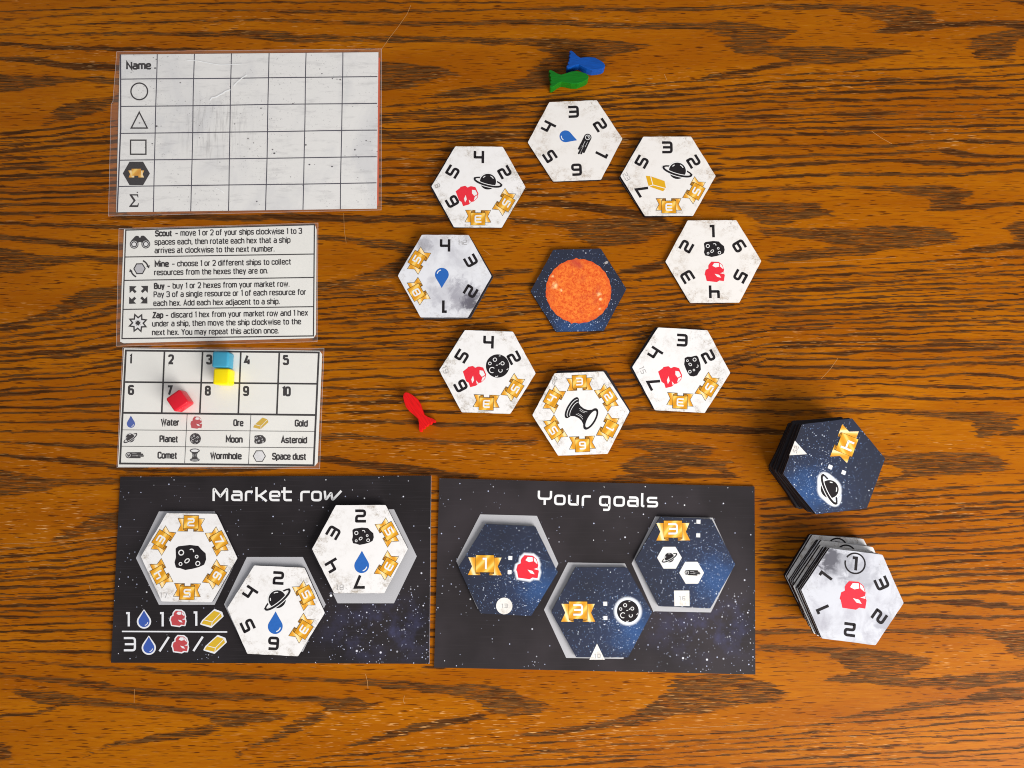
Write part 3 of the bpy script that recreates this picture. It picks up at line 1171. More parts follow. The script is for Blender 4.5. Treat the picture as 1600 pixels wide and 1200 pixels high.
for (x, y, k, s) in ((225.0, 967, "drop", 0.82), (278.5, 966, "ore", 0.72), (331, 966, "gold", 0.98),
                     (232.5, 1008, "drop", 0.82), (282, 1006.5, "ore", 0.75), (336, 1006.5, "gold", 0.98)):
    cost_mark(mb, TM, x, y, k, s)
for (ch, x, y, wd) in (("1", 200, 967.5, 13), ("1", 253, 967.5, 13), ("1", 305.5, 966.5, 13), ("3", 203, 1006.5, 19), ("/", 256.5, 1006.5, 18), ("/", 309.5, 1006, 18)):
    p = Pr(zb + 0.00006, T=pix(TM, x, y))
    digit(p, ch, 22.5, wd, 3.4, M["titlewhite"])
    p.build("slash" if ch == "/" else "numeral", mb)
p = Pr(zb + 0.00003, T=TM)
p.stroke([(190.5, 986.6), (355, 987.4)], 2.2, M["titlewhite"])
p.build("divider_line", mb)

bc2 = [(686.5, 747.4), (1179, 760.3), (1180.4, 1054), (678.3, 1043)]
gb, TG = board("goals_board", "black starry board titled Your goals", "game board", bc2, M["boardB"], BT)
title(gb, TG, [("Y", 0, 22.5), ("o", 25.8, 18), ("u", 47.5, 17), ("r", 69, 14), ("g", 96, 18), ("o", 118.5, 18), ("a", 140, 18), ("l", 161.5, 5.5), ("s", 170.5, 18)],
      zb, 839.8, 788.6, R(1.35))
slot(gb, TG, 792.7, 878.8, 79.8, 44.3, 74, 1.5)
slot(gb, TG, 930.6, 954.2, 80.6, 44.6, 74.6, 1.0)
slot(gb, TG, 1067.2, 882, 80.2, 45, 74, 1.2)

# ---------------------------------------------------------------- market tiles
mk = "number tiles lying on the market board"
number_tile("market tile with six gold ribbons around a black asteroid", [(260.3, 801.7), (337.8, 803.2), (371.9, 872), (330.5, 940.5), (251.7, 940.4), (221.2, 869.4)], BT,
            ["r2", "r7", "r6", "r5", "r4", "r3"], [("asteroid", 2, 0, 0, 1.42)], F0[1], ("17", -36, -57, 0), group=mk)
number_tile("market tile with a planet directly above a blue drop", [(396.6, 884), (476.2, 887.4), (507.7, 957.1), (464.8, 1025.5), (386.8, 1022.2), (355.3, 949.4)], BT,
            ["2", "r5", "r3", "6", "5", "4"], [("planet", 1, 16.5, 56, 1.03), ("drop", 0.5, -18, 3, 1.05)], F0[2], group=mk)
cs = [(523.7, 789.8), (601.7, 789.5), (639.1, 857.2), (599.9, 927.4), (521.6, 927.4), (489.3, 856.4)]
number_tile("market tile with an asteroid directly above a blue drop", cs, BT + TH,
            ["2", "r5", "r3", "7", "4", "3"], [("asteroid", 4, 19, 0, 0.98), ("drop", 3, -19.5, 0, 1.05)], F0[3], ("18", -30, -57, 0), group=mk)
c, Rr, a = fit(cs, BT + 2 * TH)
plain_tile("tile peeking out at the left beneath the asteroid and drop market tile", (c.x - 3.4 * U, c.y - 1.0 * U), Rr, a + R(0.4), BT, M["darkback"], mk)


# ---------------------------------------------------------------- goal tiles
def goal_ribbon(root, x, y, ch, s, z, ang=0.0):
    p = Pr(z).sub(x, y, ang, s)
    for sg in (-1, 1):
        tail = [(sg * 26, 10), (sg * 14, 10), (sg * 7, 8), (sg * 7, -17), (sg * 26.5, -17), (sg * 20, -3.5)]
        if sg > 0: tail = tail[::-1]
        p.poly(tail, M["tail"])
        p.poly([(sg * 14, -12.5), (sg * 7, -12.5), (sg * 7, -17), (sg * 9, -17), (sg * 14, -14.5)][::-sg], M["fold"])
        p.stroke([(sg * 14, -12.5), (sg * 14, -14.6), (sg * 7.2, -15.2), (sg * 7, -12.5)], 0.8, M["outline"])
    bl = [(-14.2, 13.5), (14.2, 13.5), (14.2, -12.5), (-14.2, -12.5)]
    p.stroke(bl, 0.9, M["outline"], closed=True)
    p.poly(bl[::-1], M["ribbon"])
    o = p.build("ribbon", root)
    q = Pr(z + 0.00014).sub(x, y + s * 1.0, ang, s)
    digit(q, ch, 17.5, 15, 3.0, M["white"])
    q.build("numeral", o)


def colon(root, x, y, gap, z):
    for sg in (-1, 1):
        p = Pr(z).sub(x, y + sg * gap / 2)
        p.poly([(-3, -3), (3, -3), (3, 3), (-3, 3)], M["white"])
        p.build("colon_square", root)


def badge(root, shape, txt, x, y, z, ang=0.0):
    p = Pr(z).sub(x, y, ang)
    if shape == "circle":
        p.poly(circ(0, 0, 12.3, 32), M["dust_badge"])
    elif shape == "square":
        p.poly([(-11.5, -11.5), (11.5, -11.5), (11.5, 11.5), (-11.5, 11.5)], M["dust_badge"])
    else:
        p.poly([(-11.6, -8), (11.6, -8), (0, 15.5)], M["dust_badge"])
    o = p.build("badge", root)
    ty = -2.4 if shape == "triangle" else 0
    q = Pr(z + 0.00003)
    hh = 6.2
    for i, ch in enumerate(txt):
        d = (i - (len(txt) - 1) / 2) * hh * 0.9
        lx, ly = d, ty
        q.sub(x + lx * math.cos(ang) - ly * math.sin(ang), y + lx * math.sin(ang) + ly * math.cos(ang), ang)
        digit(q, ch, hh, hh * 0.74, 0.8, M["idgrey"])
    q.build("badge_number", o)


M["dust_badge"] = mk_face("badge_print", sr(232, 228, 222), sr(180, 168, 150), 0.8, 41.0)


def glow_icon(root, kind, x, y, ang, s, z):
    if kind == "moon":
        out, g = circ(0, 0, 18.2, 36), 7
    elif kind == "ore":
        out, g = ORE, 5.0
    else:
        out, g = circ(0, 0, 23, 36, 12, R(-14)), 4.5
    p = Pr(z).sub(x, y, R(ang), s)
    halo(p, out, g, M["glow"])
    if kind == "planet":
        halo(p, circ(0, 0, 13.5, 30), 5.5, M["glow"])
    p.build("glow", root, alpha=True)
    q = Pr(z + 0.0001).sub(x, y, R(ang), s)
    icon(q, kind, back=M["white"])
    q.build(ICON_NAME[kind], root)


gl = "dark goal tiles lying on the goals board"
zt = TH + 0.00003


def goal_tile(label, corners, z0, mat, group, extra=0.0):
    c, Rr, a = fit(corners, z0 + TH)
    root = thing("goal_tile", label, "hexagonal tile", (c.x, c.y, z0), a + R(extra), group)
    tile_body(root, Rr, mat, sheet="edgepale")
    return root, c, Rr, a


r1, *_ = goal_tile("dark starry goal tile with ribbon 1 and glowing red ore", [(758, 818.9), (836.4, 823), (872, 893), (829.5, 962.7), (750.6, 959.1), (716.8, 884.9)], BT, M["goal"][0], gl)
goal_ribbon(r1, -35.5, 6.5, "1", 0.97, zt, R(2.5))
colon(r1, 2.5, 7, 21, zt)
glow_icon(r1, "ore", 30, 5, 2, 1.08, zt)
badge(r1, "circle", "13", -3, -54, zt, R(2))

r2, *_ = goal_tile("dark starry goal tile with ribbon 3 and the glowing moon", [(899.6, 886.3), (980.8, 886.3), (1018.2, 956.5), (981, 1027.2), (900.7, 1026.6), (860.6, 957.8)], BT, M["goal"][1], gl)
goal_ribbon(r2, -35.5, 2.5, "3", 0.97, zt)
colon(r2, 5.5, 2, 21, zt)
glow_icon(r2, "moon", 39.5, 1.5, 0, 0.9, zt)
badge(r2, "triangle", "10", -7.5, -61.5, zt)

r3, *_ = goal_tile("dark starry goal tile with planet and comet in two small white hexagons", [(1031.9, 807.9), (1110.9, 809.8), (1149.4, 883.6), (1110.3, 950.4), (1028.4, 946.8), (992.9, 875.3)], BT, M["goal"][2], gl)
goal_ribbon(r3, -19.5, 48.5, "3", 0.97, zt, R(2.5))
colon(r3, 19, 51.5, 20.5, zt)
for (x, y, k, ang, s) in ((-24, 6, "planet", 45, 0.56), (10, -15, "comet", 0, 0.62)):
    p = Pr(zt).sub(x, y, R(2.5))
    p.poly(hexpts(18.8), M["dust_badge"])
    o = p.build("small_hexagon", r3)
    p = Pr(zt + 0.00003).sub(x, y, R(ang), s)
    icon(p, k)
    p.build(ICON_NAME[k], o)
badge(r3, "square", "16", -4, -53.5, zt, R(2.5))


# ---------------------------------------------------------------- deck of dark goal tiles
ORD = ["top", "second", "third", "fourth", "fifth", "sixth", "seventh", "eighth", "ninth", "tenth", "eleventh", "twelfth"]
deck_n = 11
top_c = [(1251.7, 662.3), (1334, 655), (1382, 715.7), (1354.7, 793.3), (1275, 804), (1224, 741)]
random.seed(11)
dk = "tiles stacked in the dark goal deck"
zt0 = (deck_n - 1) * TH
c, Rr, a = fit([top_c[2], top_c[3], top_c[4], top_c[5], top_c[0], top_c[1]], zt0 + TH)
root = thing("goal_tile", "dark starry tile with ribbon 4 and glowing planet, top of the tall dark stack", "hexagonal tile", (c.x, c.y, zt0), a, dk)
tile_body(root, Rr, M["goaldeck"])
goal_ribbon(root, -36.5, 6, "4", 0.97, zt)
colon(root, 3.5, 5.5, 21, zt)
glow_icon(root, "planet", 34.5, 5, 60, 1.02, zt)
badge(root, "triangle", "25", -1.0, -58.5, zt)
deck_c, deck_R, deck_a = c.copy(), Rr, a
M["edgedim"] = ink("card_edge_dim", sr(70, 66, 68), 0.6, var=0.3)
random.seed(11)
for i in range(1, deck_n):
    z0 = (deck_n - 1 - i) * TH
    dx = random.uniform(-2.6, 2.0) - (1.5 if i > 3 else 0)
    dy = random.uniform(-1.8, 1.8) + min(i, 6) * 0.55
    plain_tile("%s tile down in the tall stack of dark starry tiles, black edges showing" % ORD[i], (deck_c.x + dx * U, deck_c.y + dy * U),
               deck_R, deck_a + R(random.uniform(-3.5, 1.5) - (3 if i > 5 else 0)), z0, M["darkback"], dk, name="goal_tile", sheet="edgedim")

# ---------------------------------------------------------------- discard stack of white tiles
st_n = 11
ds = "tiles stacked in the white deck at the lower right"
zt0 = (st_n - 1) * TH
top_c = [(1295, 857.7), (1380, 866), (1412.3, 942.3), (1366.7, 1008), (1285, 998), (1252.3, 920.7)]
_, c, Rr, a = number_tile("cloudy grey tile with red ore and circled 1, top of the leaning white stack", top_c, zt0,
                          ["c1", "3", "2", "2", "1", "1"], [("ore", 1.5, 1.5, 6, 1.22)], M["facecloud_stack"], group=ds)
random.seed(5)
offs = [None, (-.4, .3, .4), (-.2, .7, -.3), (-.8, .4, .8), (-3.6, 2.2, .6), (-1.2, 8.2, -.4), (-2.0, 8.8, .5), (-2.6, 8.0, -.2), (-4.4, 16.2, 2.6), (-5.2, 16.6, 3.2), (-4.4, 16.0, 2.4)]
for i in range(1, st_n):
    dx, dy, da = offs[i]
    aa = a + R(da)
    z0 = (st_n - 1 - i) * TH
    cx, cy = c.x + dx * U, c.y + dy * U
    o = plain_tile("%s tile down in the leaning stack of white tiles" % ORD[i], (cx, cy), Rr, aa, z0, F0[i % 4] if i % 3 else M["facecloud"], ds, sheet="edgedim" if i != 7 else "edgepale")
    if i in (5, 8):
        p = Pr(TH + 0.00003).sub(0, 47.6)
        p.stroke(circ(0, 0, 14.6, 30, a0=R(-190), a1=R(150), endpoint=True), 2.2, M["black"])
        digit(p, "1", 20, 16.8, 4.1, M["black"])
        p.build("numeral", o)


# ---------------------------------------------------------------- a condensed lettering drawn with strokes
XH, CP, DS = 7.0, 9.6, -2.5
BOX = lambda x0, y0, x1, y1, r_=1.8: (True, r_, [(x0, y0), (x1, y0), (x1, y1), (x0, y1)])
GL = {
    "a": (4.1, [(False, 1.7, [(0.2, 7), (4.1, 7), (4.1, -.5)]), (False, 1.5, [(4.1, 4), (0, 4), (0, 0), (4.1, 0)])]),
    "b": (4.2, [(False, 0, [(0, 10.1), (0, 0)]), BOX(0, 0, 4.2, 7)]),
    "c": (3.9, [(False, 1.8, [(3.9, 5), (3.9, 7), (0, 7), (0, 0), (3.9, 0), (3.9, 2)])]),
    "d": (4.2, [(False, 0, [(4.2, 10.1), (4.2, -.5)]), BOX(0, 0, 4.2, 7)]),
    "e": (4.1, [(False, 1.7, [(0.3, 3.5), (4.1, 3.5), (4.1, 7), (0, 7), (0, 0), (4.0, 0), (4.0, 1.4)])]),
    "f": (2.9, [(False, 1.3, [(3.1, 9.6), (1, 9.6), (1, -.5)]), (False, 0, [(-.3, 7), (3, 7)])]),
    "g": (4.2, [BOX(0, 0, 4.2, 7), (False, 1.6, [(4.2, 7.5), (4.2, -2.6), (0.3, -2.6)])]),
    "h": (4.1, [(False, 0, [(0, 10.1), (0, -.5)]), (False, 1.8, [(0, 7), (4.1, 7), (4.1, -.5)])]),
    "i": (0.1, [(False, 0, [(0, 7.5), (0, -.5)]), (False, 0, [(0, 9), (0, 10.2)])]),
    "j": (0.8, [(False, .8, [(0.8, 7.5), (0.8, -2.6), (-.5, -2.6)]), (False, 0, [(.8, 9), (.8, 10.2)])]),
    "k": (3.9, [(False, 0, [(0, 10.1), (0, -.5)]), (False, 0, [(0, 2.6), (3.7, 7.4)]), (False, 0, [(1.5, 4.2), (4.0, -.5)])]),
    "l": (0.8, [(False, .8, [(0, 10.1), (0, 0), (1.0, 0)])]),
    "m": (6.8, [(False, 0, [(0, 7.5), (0, -.5)]), (False, 1.5, [(0, 7), (3.4, 7), (3.4, -.5)]), (False, 1.5, [(3.4, 7), (6.8, 7), (6.8, -.5)])]),
    "n": (4.1, [(False, 0, [(0, 7.5), (0, -.5)]), (False, 1.8, [(0, 7), (4.1, 7), (4.1, -.5)])]),
    "o": (4.2, [BOX(0, 0, 4.2, 7)]),
    "p": (4.2, [(False, 0, [(0, 7.5), (0, -3)]), BOX(0, 0, 4.2, 7)]),
    "r": (2.4, [(False, 0, [(0, 7.5), (0, -.5)]), (False, 1.6, [(0, 5), (0.2, 7), (2.7, 7)])]),
    "s": (3.8, [(False, 1.4, [(3.8, 5.6), (3.8, 7), (0, 7), (0, 3.7), (3.8, 3.3), (3.8, 0), (0, 0), (0, 1.5)])]),
    "t": (2.7, [(False, 1.1, [(1, 9.4), (1, 0), (2.9, 0)]), (False, 0, [(-.3, 7), (2.8, 7)])]),
    "u": (4.1, [(False, 1.8, [(0, 7.5), (0, 0), (4.1, 0)]), (False, 0, [(4.1, 7.5), (4.1, -.5)])]),
    "v": (4.2, [(False, 0, [(0, 7.5), (2.1, -.2), (4.2, 7.5)])]),
    "w": (6.6, [(False, 0, [(0, 7.5), (1.7, -.2), (3.3, 7), (4.9, -.2), (6.6, 7.5)])]),
    "x": (4.0, [(False, 0, [(0, 7.5), (4, -.5)]), (False, 0, [(4, 7.5), (0, -.5)])]),
    "y": (4.1, [(False, 0, [(0, 7.5), (2.1, 0)]), (False, 0, [(4.1, 7.5), (1.2, -2.9)])]),
    "S": (4.4, [(False, 1.8, [(4.4, 7.6), (4.4, 9.6), (0, 9.6), (0, 5.2), (4.4, 4.6), (4.4, 0), (0, 0), (0, 2)])]),
    "M": (5.8, [(False, 0, [(0, -.5), (0, 9.8), (2.9, 3), (5.8, 9.8), (5.8, -.5)])]),
    "N": (4.9, [(False, 0, [(0, -.5), (0, 9.6), (4.9, 0), (4.9, 10.1)])]),
    "B": (4.5, [(False, 0, [(0, 10.1), (0, -.5)]), (False, 1.7, [(0, 9.6), (4.2, 9.6), (4.2, 5.1), (0, 5.1)]), (False, 1.7, [(0, 5.1), (4.5, 5.1), (4.5, 0), (0, 0)])]),
    "P": (4.5, [(False, 0, [(0, 10.1), (0, -.5)]), (False, 1.8, [(0, 9.6), (4.5, 9.6), (4.5, 4.4), (0, 4.4)])]),
    "Z": (4.4, [(False, 0, [(0, 9.6), (4.4, 9.6), (0, 0), (4.5, 0)])]),
    "A": (5.2, [(False, 0, [(0, -.5), (2.6, 9.9), (5.2, -.5)]), (False, 0, [(0.9, 2.8), (4.3, 2.8)])]),
    "Y": (4.8, [(False, 0, [(0, 10.1), (2.4, 4.6), (4.8, 10.1)]), (False, 0, [(2.4, 5), (2.4, -.5)])]),
    "W": (7.4, [(False, 0, [(0, 10.1), (1.9, 0), (3.7, 9.4), (5.5, 0), (7.4, 10.1)])]),
    "O": (4.7, [BOX(0, 0, 4.7, 9.6, 2.1)]),
    "G": (4.6, [(False, 2, [(4.6, 7.4), (4.6, 9.6), (0, 9.6), (0, 0), (4.6, 0), (4.6, 4.6), (2.6, 4.6)])]),
    "C": (4.5, [(False, 2, [(4.5, 7.2), (4.5, 9.6), (0, 9.6), (0, 0), (4.5, 0), (4.5, 2.4)])]),
    "0": (4.5, [BOX(0, 0, 4.5, 9.6, 2.0)]),
    "1": (1.9, [(False, 0, [(0, 8.4), (1.7, 9.5), (1.7, -.5)])]),
    "2": (4.4, [(False, 1.9, [(0, 7.6), (0, 9.6), (4.3, 9.6), (4.3, 5.6), (0.1, 0.1), (0.3, 0), (4.6, 0)])]),
    "3": (4.4, [(False, 1.6, [(0, 7.9), (0, 9.6), (4.3, 9.6), (4.3, 5.1), (1.4, 5.1)]), (False, 1.6, [(1.4, 5.1), (4.4, 5.1), (4.4, 0), (0, 0), (0, 1.8)])]),
    "4": (4.9, [(False, 0, [(5.1, 2.4), (0, 2.4), (2.6, 10)]), (False, 0, [(3.7, 5.4), (3.7, -.5)])]),
    "5": (4.4, [(False, .2, [(4.3, 9.6), (0.2, 9.6), (0.0, 5.6)]), (False, 1.7, [(0, 5.7), (4.4, 5.9), (4.4, 0), (0, 0), (0, 1.8)])]),
    "6": (4.5, [BOX(0, 0, 4.5, 5.6, 1.8), (False, 1.8, [(4.3, 8.2), (4.3, 9.6), (0, 9.6), (0, 2)])]),
    "7": (4.3, [(False, 0, [(0, 9.6), (4.3, 9.6), (1.5, -.5)])]),
    "8": (4.5, [BOX(.1, 5.1, 4.4, 9.6, 1.7), BOX(0, 0, 4.5, 5.1, 1.7)]),
    "9": (4.5, [BOX(0, 4.0, 4.5, 9.6, 1.8), (False, 1.8, [(0.2, 1.4), (0.2, 0), (4.5, 0), (4.5, 7.6)])]),
    "\u2013": (4.2, [(False, 0, [(0, 3.8), (4.2, 3.8)])]),
    ",": (0.4, [(False, 0, [(.4, .8), (0, -1.7)])]),
    ".": (0.2, [(False, 0, [(.1, -.5), (.1, .9)])]),
}


def text_line(parent, T, s, x0, y0, x1, y1, capsize, z, m, sw=1.15, name="text_line", gap=1.9):
    """s fitted between photo pixels (x0,y0)-(x1,y1) along the baseline"""
    tot = 0
    for ch in s:
        tot += 3.3 if ch == " " else GL[ch][0] + gap
    tot -= gap
    L = math.hypot(x1 - x0, y1 - y0)
    ux, uy = (x1 - x0) / L, (y1 - y0) / L
    sy = capsize / 10.1
    sx = L / (tot + sw)
    p = Pr(z, T=T)
    cur = sw / 2
    for ch in s:
        if ch == " ":
            cur += 3.3
            continue
        wd, sts = GL[ch]
        for q, (cl, rad, pts) in enumerate(sts):
            pp = round_path(pts, rad, cl, 3) if rad else pts
            out = []
            for (X_, Y_) in pp:
                d, h = (cur + X_) * sx, (Y_ + .5) * sy
                out.append((x0 + ux * d + uy * h, y0 + uy * d - ux * h))
            p.k = q
            p.stroke(out, sw * (sx + sy) / 2, m, closed=cl)
        cur += wd + gap
    p.build(name, parent)


# ---------------------------------------------------------------- laminated cards
PT = 0.00025


def quad(f, u, v):
    (ax, ay), (bx, by), (cx, cy), (dx, dy) = f
    return ((1 - u) * (1 - v) * ax + u * (1 - v) * bx + u * v * cx + (1 - u) * v * dx,
            (1 - u) * (1 - v) * ay + u * (1 - v) * by + u * v * cy + (1 - u) * v * dy)


def curvy(a, b, n, amp, seed):
    rr = random.Random(seed)
    ph = [rr.uniform(0, 6.28) for _ in range(3)]
    out = []
    for i in range(n + 1):
        t = i / n
        d = amp * (math.sin(t * 5 + ph[0]) + .5 * math.sin(t * 11 + ph[1]))
        d *= math.sin(math.pi * t) ** .5 if 0 < t < 1 else 0
        L = math.hypot(b[0] - a[0], b[1] - a[1])
        out.append((a[0] + (b[0] - a[0]) * t - (b[1] - a[1]) / L * d, a[1] + (b[1] - a[1]) * t + (b[0] - a[0]) / L * d))
    return out


def card(name, label, cat, paper, pouch, mat, backing=None):
    c = sum((W(x, y, PT) for x, y in paper), Vector()) / 4
    root = thing(name, label, cat, (c.x, c.y, 0))

    def T(x, y, z):
        q = W(x, y, z)
        return Vector((q.x - c.x, q.y - c.y, z))
    if backing:
        prism("orange_backing", backing, 0.00008, 0.00018, M["orange"], M["orange"], root, T)
        prism("paper", paper, 0.00020, PT + .0001, mat, M["edgepale"], root, T)
    else:
        prism("paper", paper, 0.00008, PT + .0001, mat, M["edgepale"], root, T)
    # clear film, one sheet over the paper; gentle waves come from its bumpy surface
    fm = Pr(PT + 0.00036, T=T)
    fm.poly(pouch, M["film"])
    fm.build("laminate_film", root)
    # cut rim of the pouch catches light
    p = Pr(PT + 0.00044, T=T)
    p.stroke(pouch, 0.7, M["rim"], closed=True)
    p.build("film_rim", root)
    return root, T


def mk_rim():
    t = NT("film_rim")
    t.done((0.75, 0.68, 0.66), 0.3, 0.5)
    tr = t.n("BsdfTransparent")
    mx = t.n("MixShader")
    mx.inputs[0].default_value = 0.42
    t.lk(tr.outputs[0], mx.inputs[1])
    t.lk(t.b.outputs[0], mx.inputs[2])
    t.lk(mx.outputs[0], t.t.nodes["Material Output"].inputs["Surface"])
    return t.m


M["rim"] = mk_rim()
zp = PT + 0.00013

# score sheet
pap = [(187.3, 85.3), (591.3, 81.6), (589, 326), (181.6, 331.7)]
pouch = [(182.4, 80.7), (596.2, 76.4), (595.6, 328), (169.5, 337.5), (173.8, 163), (176.5, 158)]
sh, T = card("score_sheet", "large laminated score sheet with empty ruled boxes and shape symbols", "score sheet", pap,
             pouch, M["scorepaper"], backing=[(560, 86), (593.8, 90), (591.5, 318), (588, 325), (560, 326)])
for i, (xt, xb) in enumerate(((245.7, 239.6), (303.8, 298), (361.6, 357), (420.5, 415), (478.3, 473.4), (535.8, 531.8))):
    p = Pr(zp, T=T)
    yt, yb = 85.3 - (xt - 187) * .0092, 331.7 - (xb - 181) * .014
    p.stroke(curvy((xt, yt), (xb, yb), 14, 0.35, i), 1.4, M["navyline"])
    p.build("ruled_line", sh)
for i, v in enumerate((.156, .329, .5, .67, .837)):
    p = Pr(zp + 0.00001, T=T)
    p.stroke(curvy(quad(pap, 0.006, v), quad(pap, 0.997, v - (0.002 if i else .0)), 14, 0.3, 20 + i), 1.4, M["navyline"])
    p.build("ruled_line", sh)
p = Pr(zp + 0.00002, T=T)
p.stroke([(188.3, 85.3), (188.6, 200), (183.2, 331.5)], 2.0, M["navyline"])
p.build("ruled_line", sh)
text_line(sh, T, "Name", 197.0, 108.2, 236.6, 107.8, 10.8, zp, M["textblack"], sw=2.2, name="heading_text")
p = Pr(zp, T=pix(T, 217.6, 142.8)); p.stroke(circ(0, 0, 13, 40), 2.1, M["black"], closed=True); p.build("circle_symbol", sh)
p = Pr(zp, T=pix(T, 217.6, 188.8)); p.stroke([(-12.6, -11.3), (12.6, -11.3), (0, 13.4)], 2.1, M["black"], closed=True); p.build("triangle_symbol", sh)
p = Pr(zp, T=pix(T, 216, 230)); p.stroke([(-12, -11), (12, -11), (12, 11), (-12, 11)], 2.1, M["black"], closed=True); p.build("square_symbol", sh)
p = Pr(zp, T=pix(T, 213, 271))
p.poly(hexpts(21.2), M["blackboard"])
o = p.build("hexagon_symbol", sh)
p = Pr(zp + .00003, T=pix(T, 213, 269.6, 0.62))
for sg in (-1, 1):
    tail = [(sg * 20, 5.2), (sg * 11, 5.2), (sg * 5.2, 5.2), (sg * 5.2, -12.4), (sg * 19.4, -12.4), (sg * 15.8, -4.0)]
    p.poly(tail[::-sg], M["tail"])
p.poly([(-12, -8), (12, -8), (12, 9.5), (-12, 9.5)], M["ribbon"])
p.build("ribbon_symbol", o)
p = Pr(zp, T=pix(T, 209.5, 313.5))
p.poly([(-7, 10), (6.2, 10), (6.8, 5), (5.7, 5), (4.6, 8), (-2.8, 8), (2.6, 0.4), (-3.6, -7.2), (5, -7.2), (6.6, -4.0), (7.6, -4.0), (6.4, -10), (-7.6, -10), (-7.6, -8.8), (-0.9, -0.3), (-7, 8.6)], M["black"])
p.build("sum_symbol", sh)
p = Pr(PT + 0.00048, T=T)  # squiggles of glare along film creases, painted as pale strokes
p.stroke([(292, 94), (310, 95.2), (328, 99), (344, 101.4), (362, 101), (379, 99.8)], 0.9, M["crease_glare"]); p.build("film_crease_glare", sh)
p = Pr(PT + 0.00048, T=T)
p.stroke([(386, 117), (378, 122), (371, 128), (368, 131), (365, 134.5)], 1.5, M["crease_glare"]); p.build("film_crease_glare", sh)
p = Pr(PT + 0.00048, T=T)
p.stroke([(360, 140), (352, 143), (348, 146), (342, 149), (338, 151.5), (331, 153), (328, 157)], 1.8, M["crease_glare"]); p.build("film_crease_glare", sh)
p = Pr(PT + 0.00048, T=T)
p.stroke([(337, 294), (345, 297.5), (350, 301.5)], 1.0, M["crease_glare"]); p.build("film_crease_glare", sh)

# help card
C2 = lambda x, y: (170 + x / 4.706, 340 + y / 4.706)
pap = [C2(108, 98), C2(1526, 58), C2(1526, 882), C2(83, 915)]
pap = [C2(112, 60), C2(1512, 45), C2(1528, 90), C2(1524, 860), C2(1505, 886), C2(110, 922), C2(83, 912), C2(90, 800)]
pouch = [C2(75, 80), C2(1538, 40), C2(1532, 912), C2(55, 945)]
hc, T = card("action_card", "laminated help card listing Scout, Mine, Buy and Zap actions", "help card", [C2(112, 86), C2(1514, 47), C2(1528, 88), C2(1524, 858), C2(1505, 886), C2(110, 924), C2(83, 912), C2(95, 500)],
             pouch, M["paper"])
fr = [C2(125, 92), C2(1512, 52), C2(1505, 870), C2(97, 890)]
p = Pr(zp, T=T); p.stroke(fr, 1.9, M["black"], closed=True); p.build("frame_line", hc)
for (a_, b_) in (((120, 290), (1510, 268)), ((115, 462), (1508, 440)), ((107, 675), (1505, 655))):
    p = Pr(zp, T=T); p.stroke([C2(*a_), C2(*b_)], 1.6, M["black"]); p.build("divider_line", hc)
LINES = [("Scout", "– move 1 or 2 of your ships clockwise 1 to 3", 340, 467, 486, 1422, 137, 118),
         ("", "spaces each, then rotate each hex that a ship", 336, 0, 336, 1337, 200, 184),
         ("", "arrives at clockwise to the next number.", 336, 0, 336, 1220, 262, 249),
         ("Mine", "– choose 1 or 2 different ships to collect", 336, 444, 462, 1342, 362, 344),
         ("", "resources from the hexes they are on.", 333, 0, 333, 1172, 424, 410),
         ("Buy", "– buy 1 or 2 hexes from your market row.", 331, 413, 428, 1330, 524, 507),
         ("", "Pay 3 of a single resource or 1 of each resource for", 329, 0, 329, 1452, 586, 567),
         ("", "each hex. Add each hex adjacent to a ship.", 327, 0, 327, 1258, 650, 636),
         ("Zap", "– discard 1 hex from your market row and 1 hex", 320, 402, 415, 1466, 738, 720),
         ("", "under a ship, then move the ship clockwise to the", 318, 0, 318, 1415, 801, 784),
         ("", "next hex. You may repeat this action once.", 317, 0, 317, 1252, 865, 851)]
for (b, t_, bx0, bx1, x0, x1, y0, y1) in LINES:
    sl = (y1 - y0) / (x1 - x0 if not b else x1 - bx0)
    if b:
        text_line(hc, T, b, *C2(bx0, y0), *C2(bx1, y0 + sl * (bx1 - bx0)), 8.3, zp, M["textblack"], sw=2.5, name="heading_text")
    ys = y0 + (sl * (x0 - bx0) if b else 0)
    text_line(hc, T, t_, *C2(x0, ys), *C2(x1, y1), 8.4, zp, M["textblack"], sw=1.75)
# binoculars
BK = M["textblack"]
p = Pr(zp, T=pix(T, *C2(229, 180), 0.235, R(-1)))
for sg in (-1, 1):
    body = [(sg * 6, 38), (sg * 14, 42), (sg * 26, 42), (sg * 34, 36), (sg * 58, 10), (sg * 67, -12), (sg * 14, -12), (sg * 6, 4)]
    p.poly(body[::-sg], BK)
    p.poly(circ(sg * 39, -14, 29, 28), BK)
    p.poly(circ(sg * 39, -14, 23, 28), M["face_mark"])
    p.ring(circ(sg * 39, -14, 20, 24), circ(sg * 39, -14, 13, 24), BK)
p.poly([(-12, 30), (-12, 0), (12, 0), (12, 30)], BK)
p.build("binoculars_icon", hc)
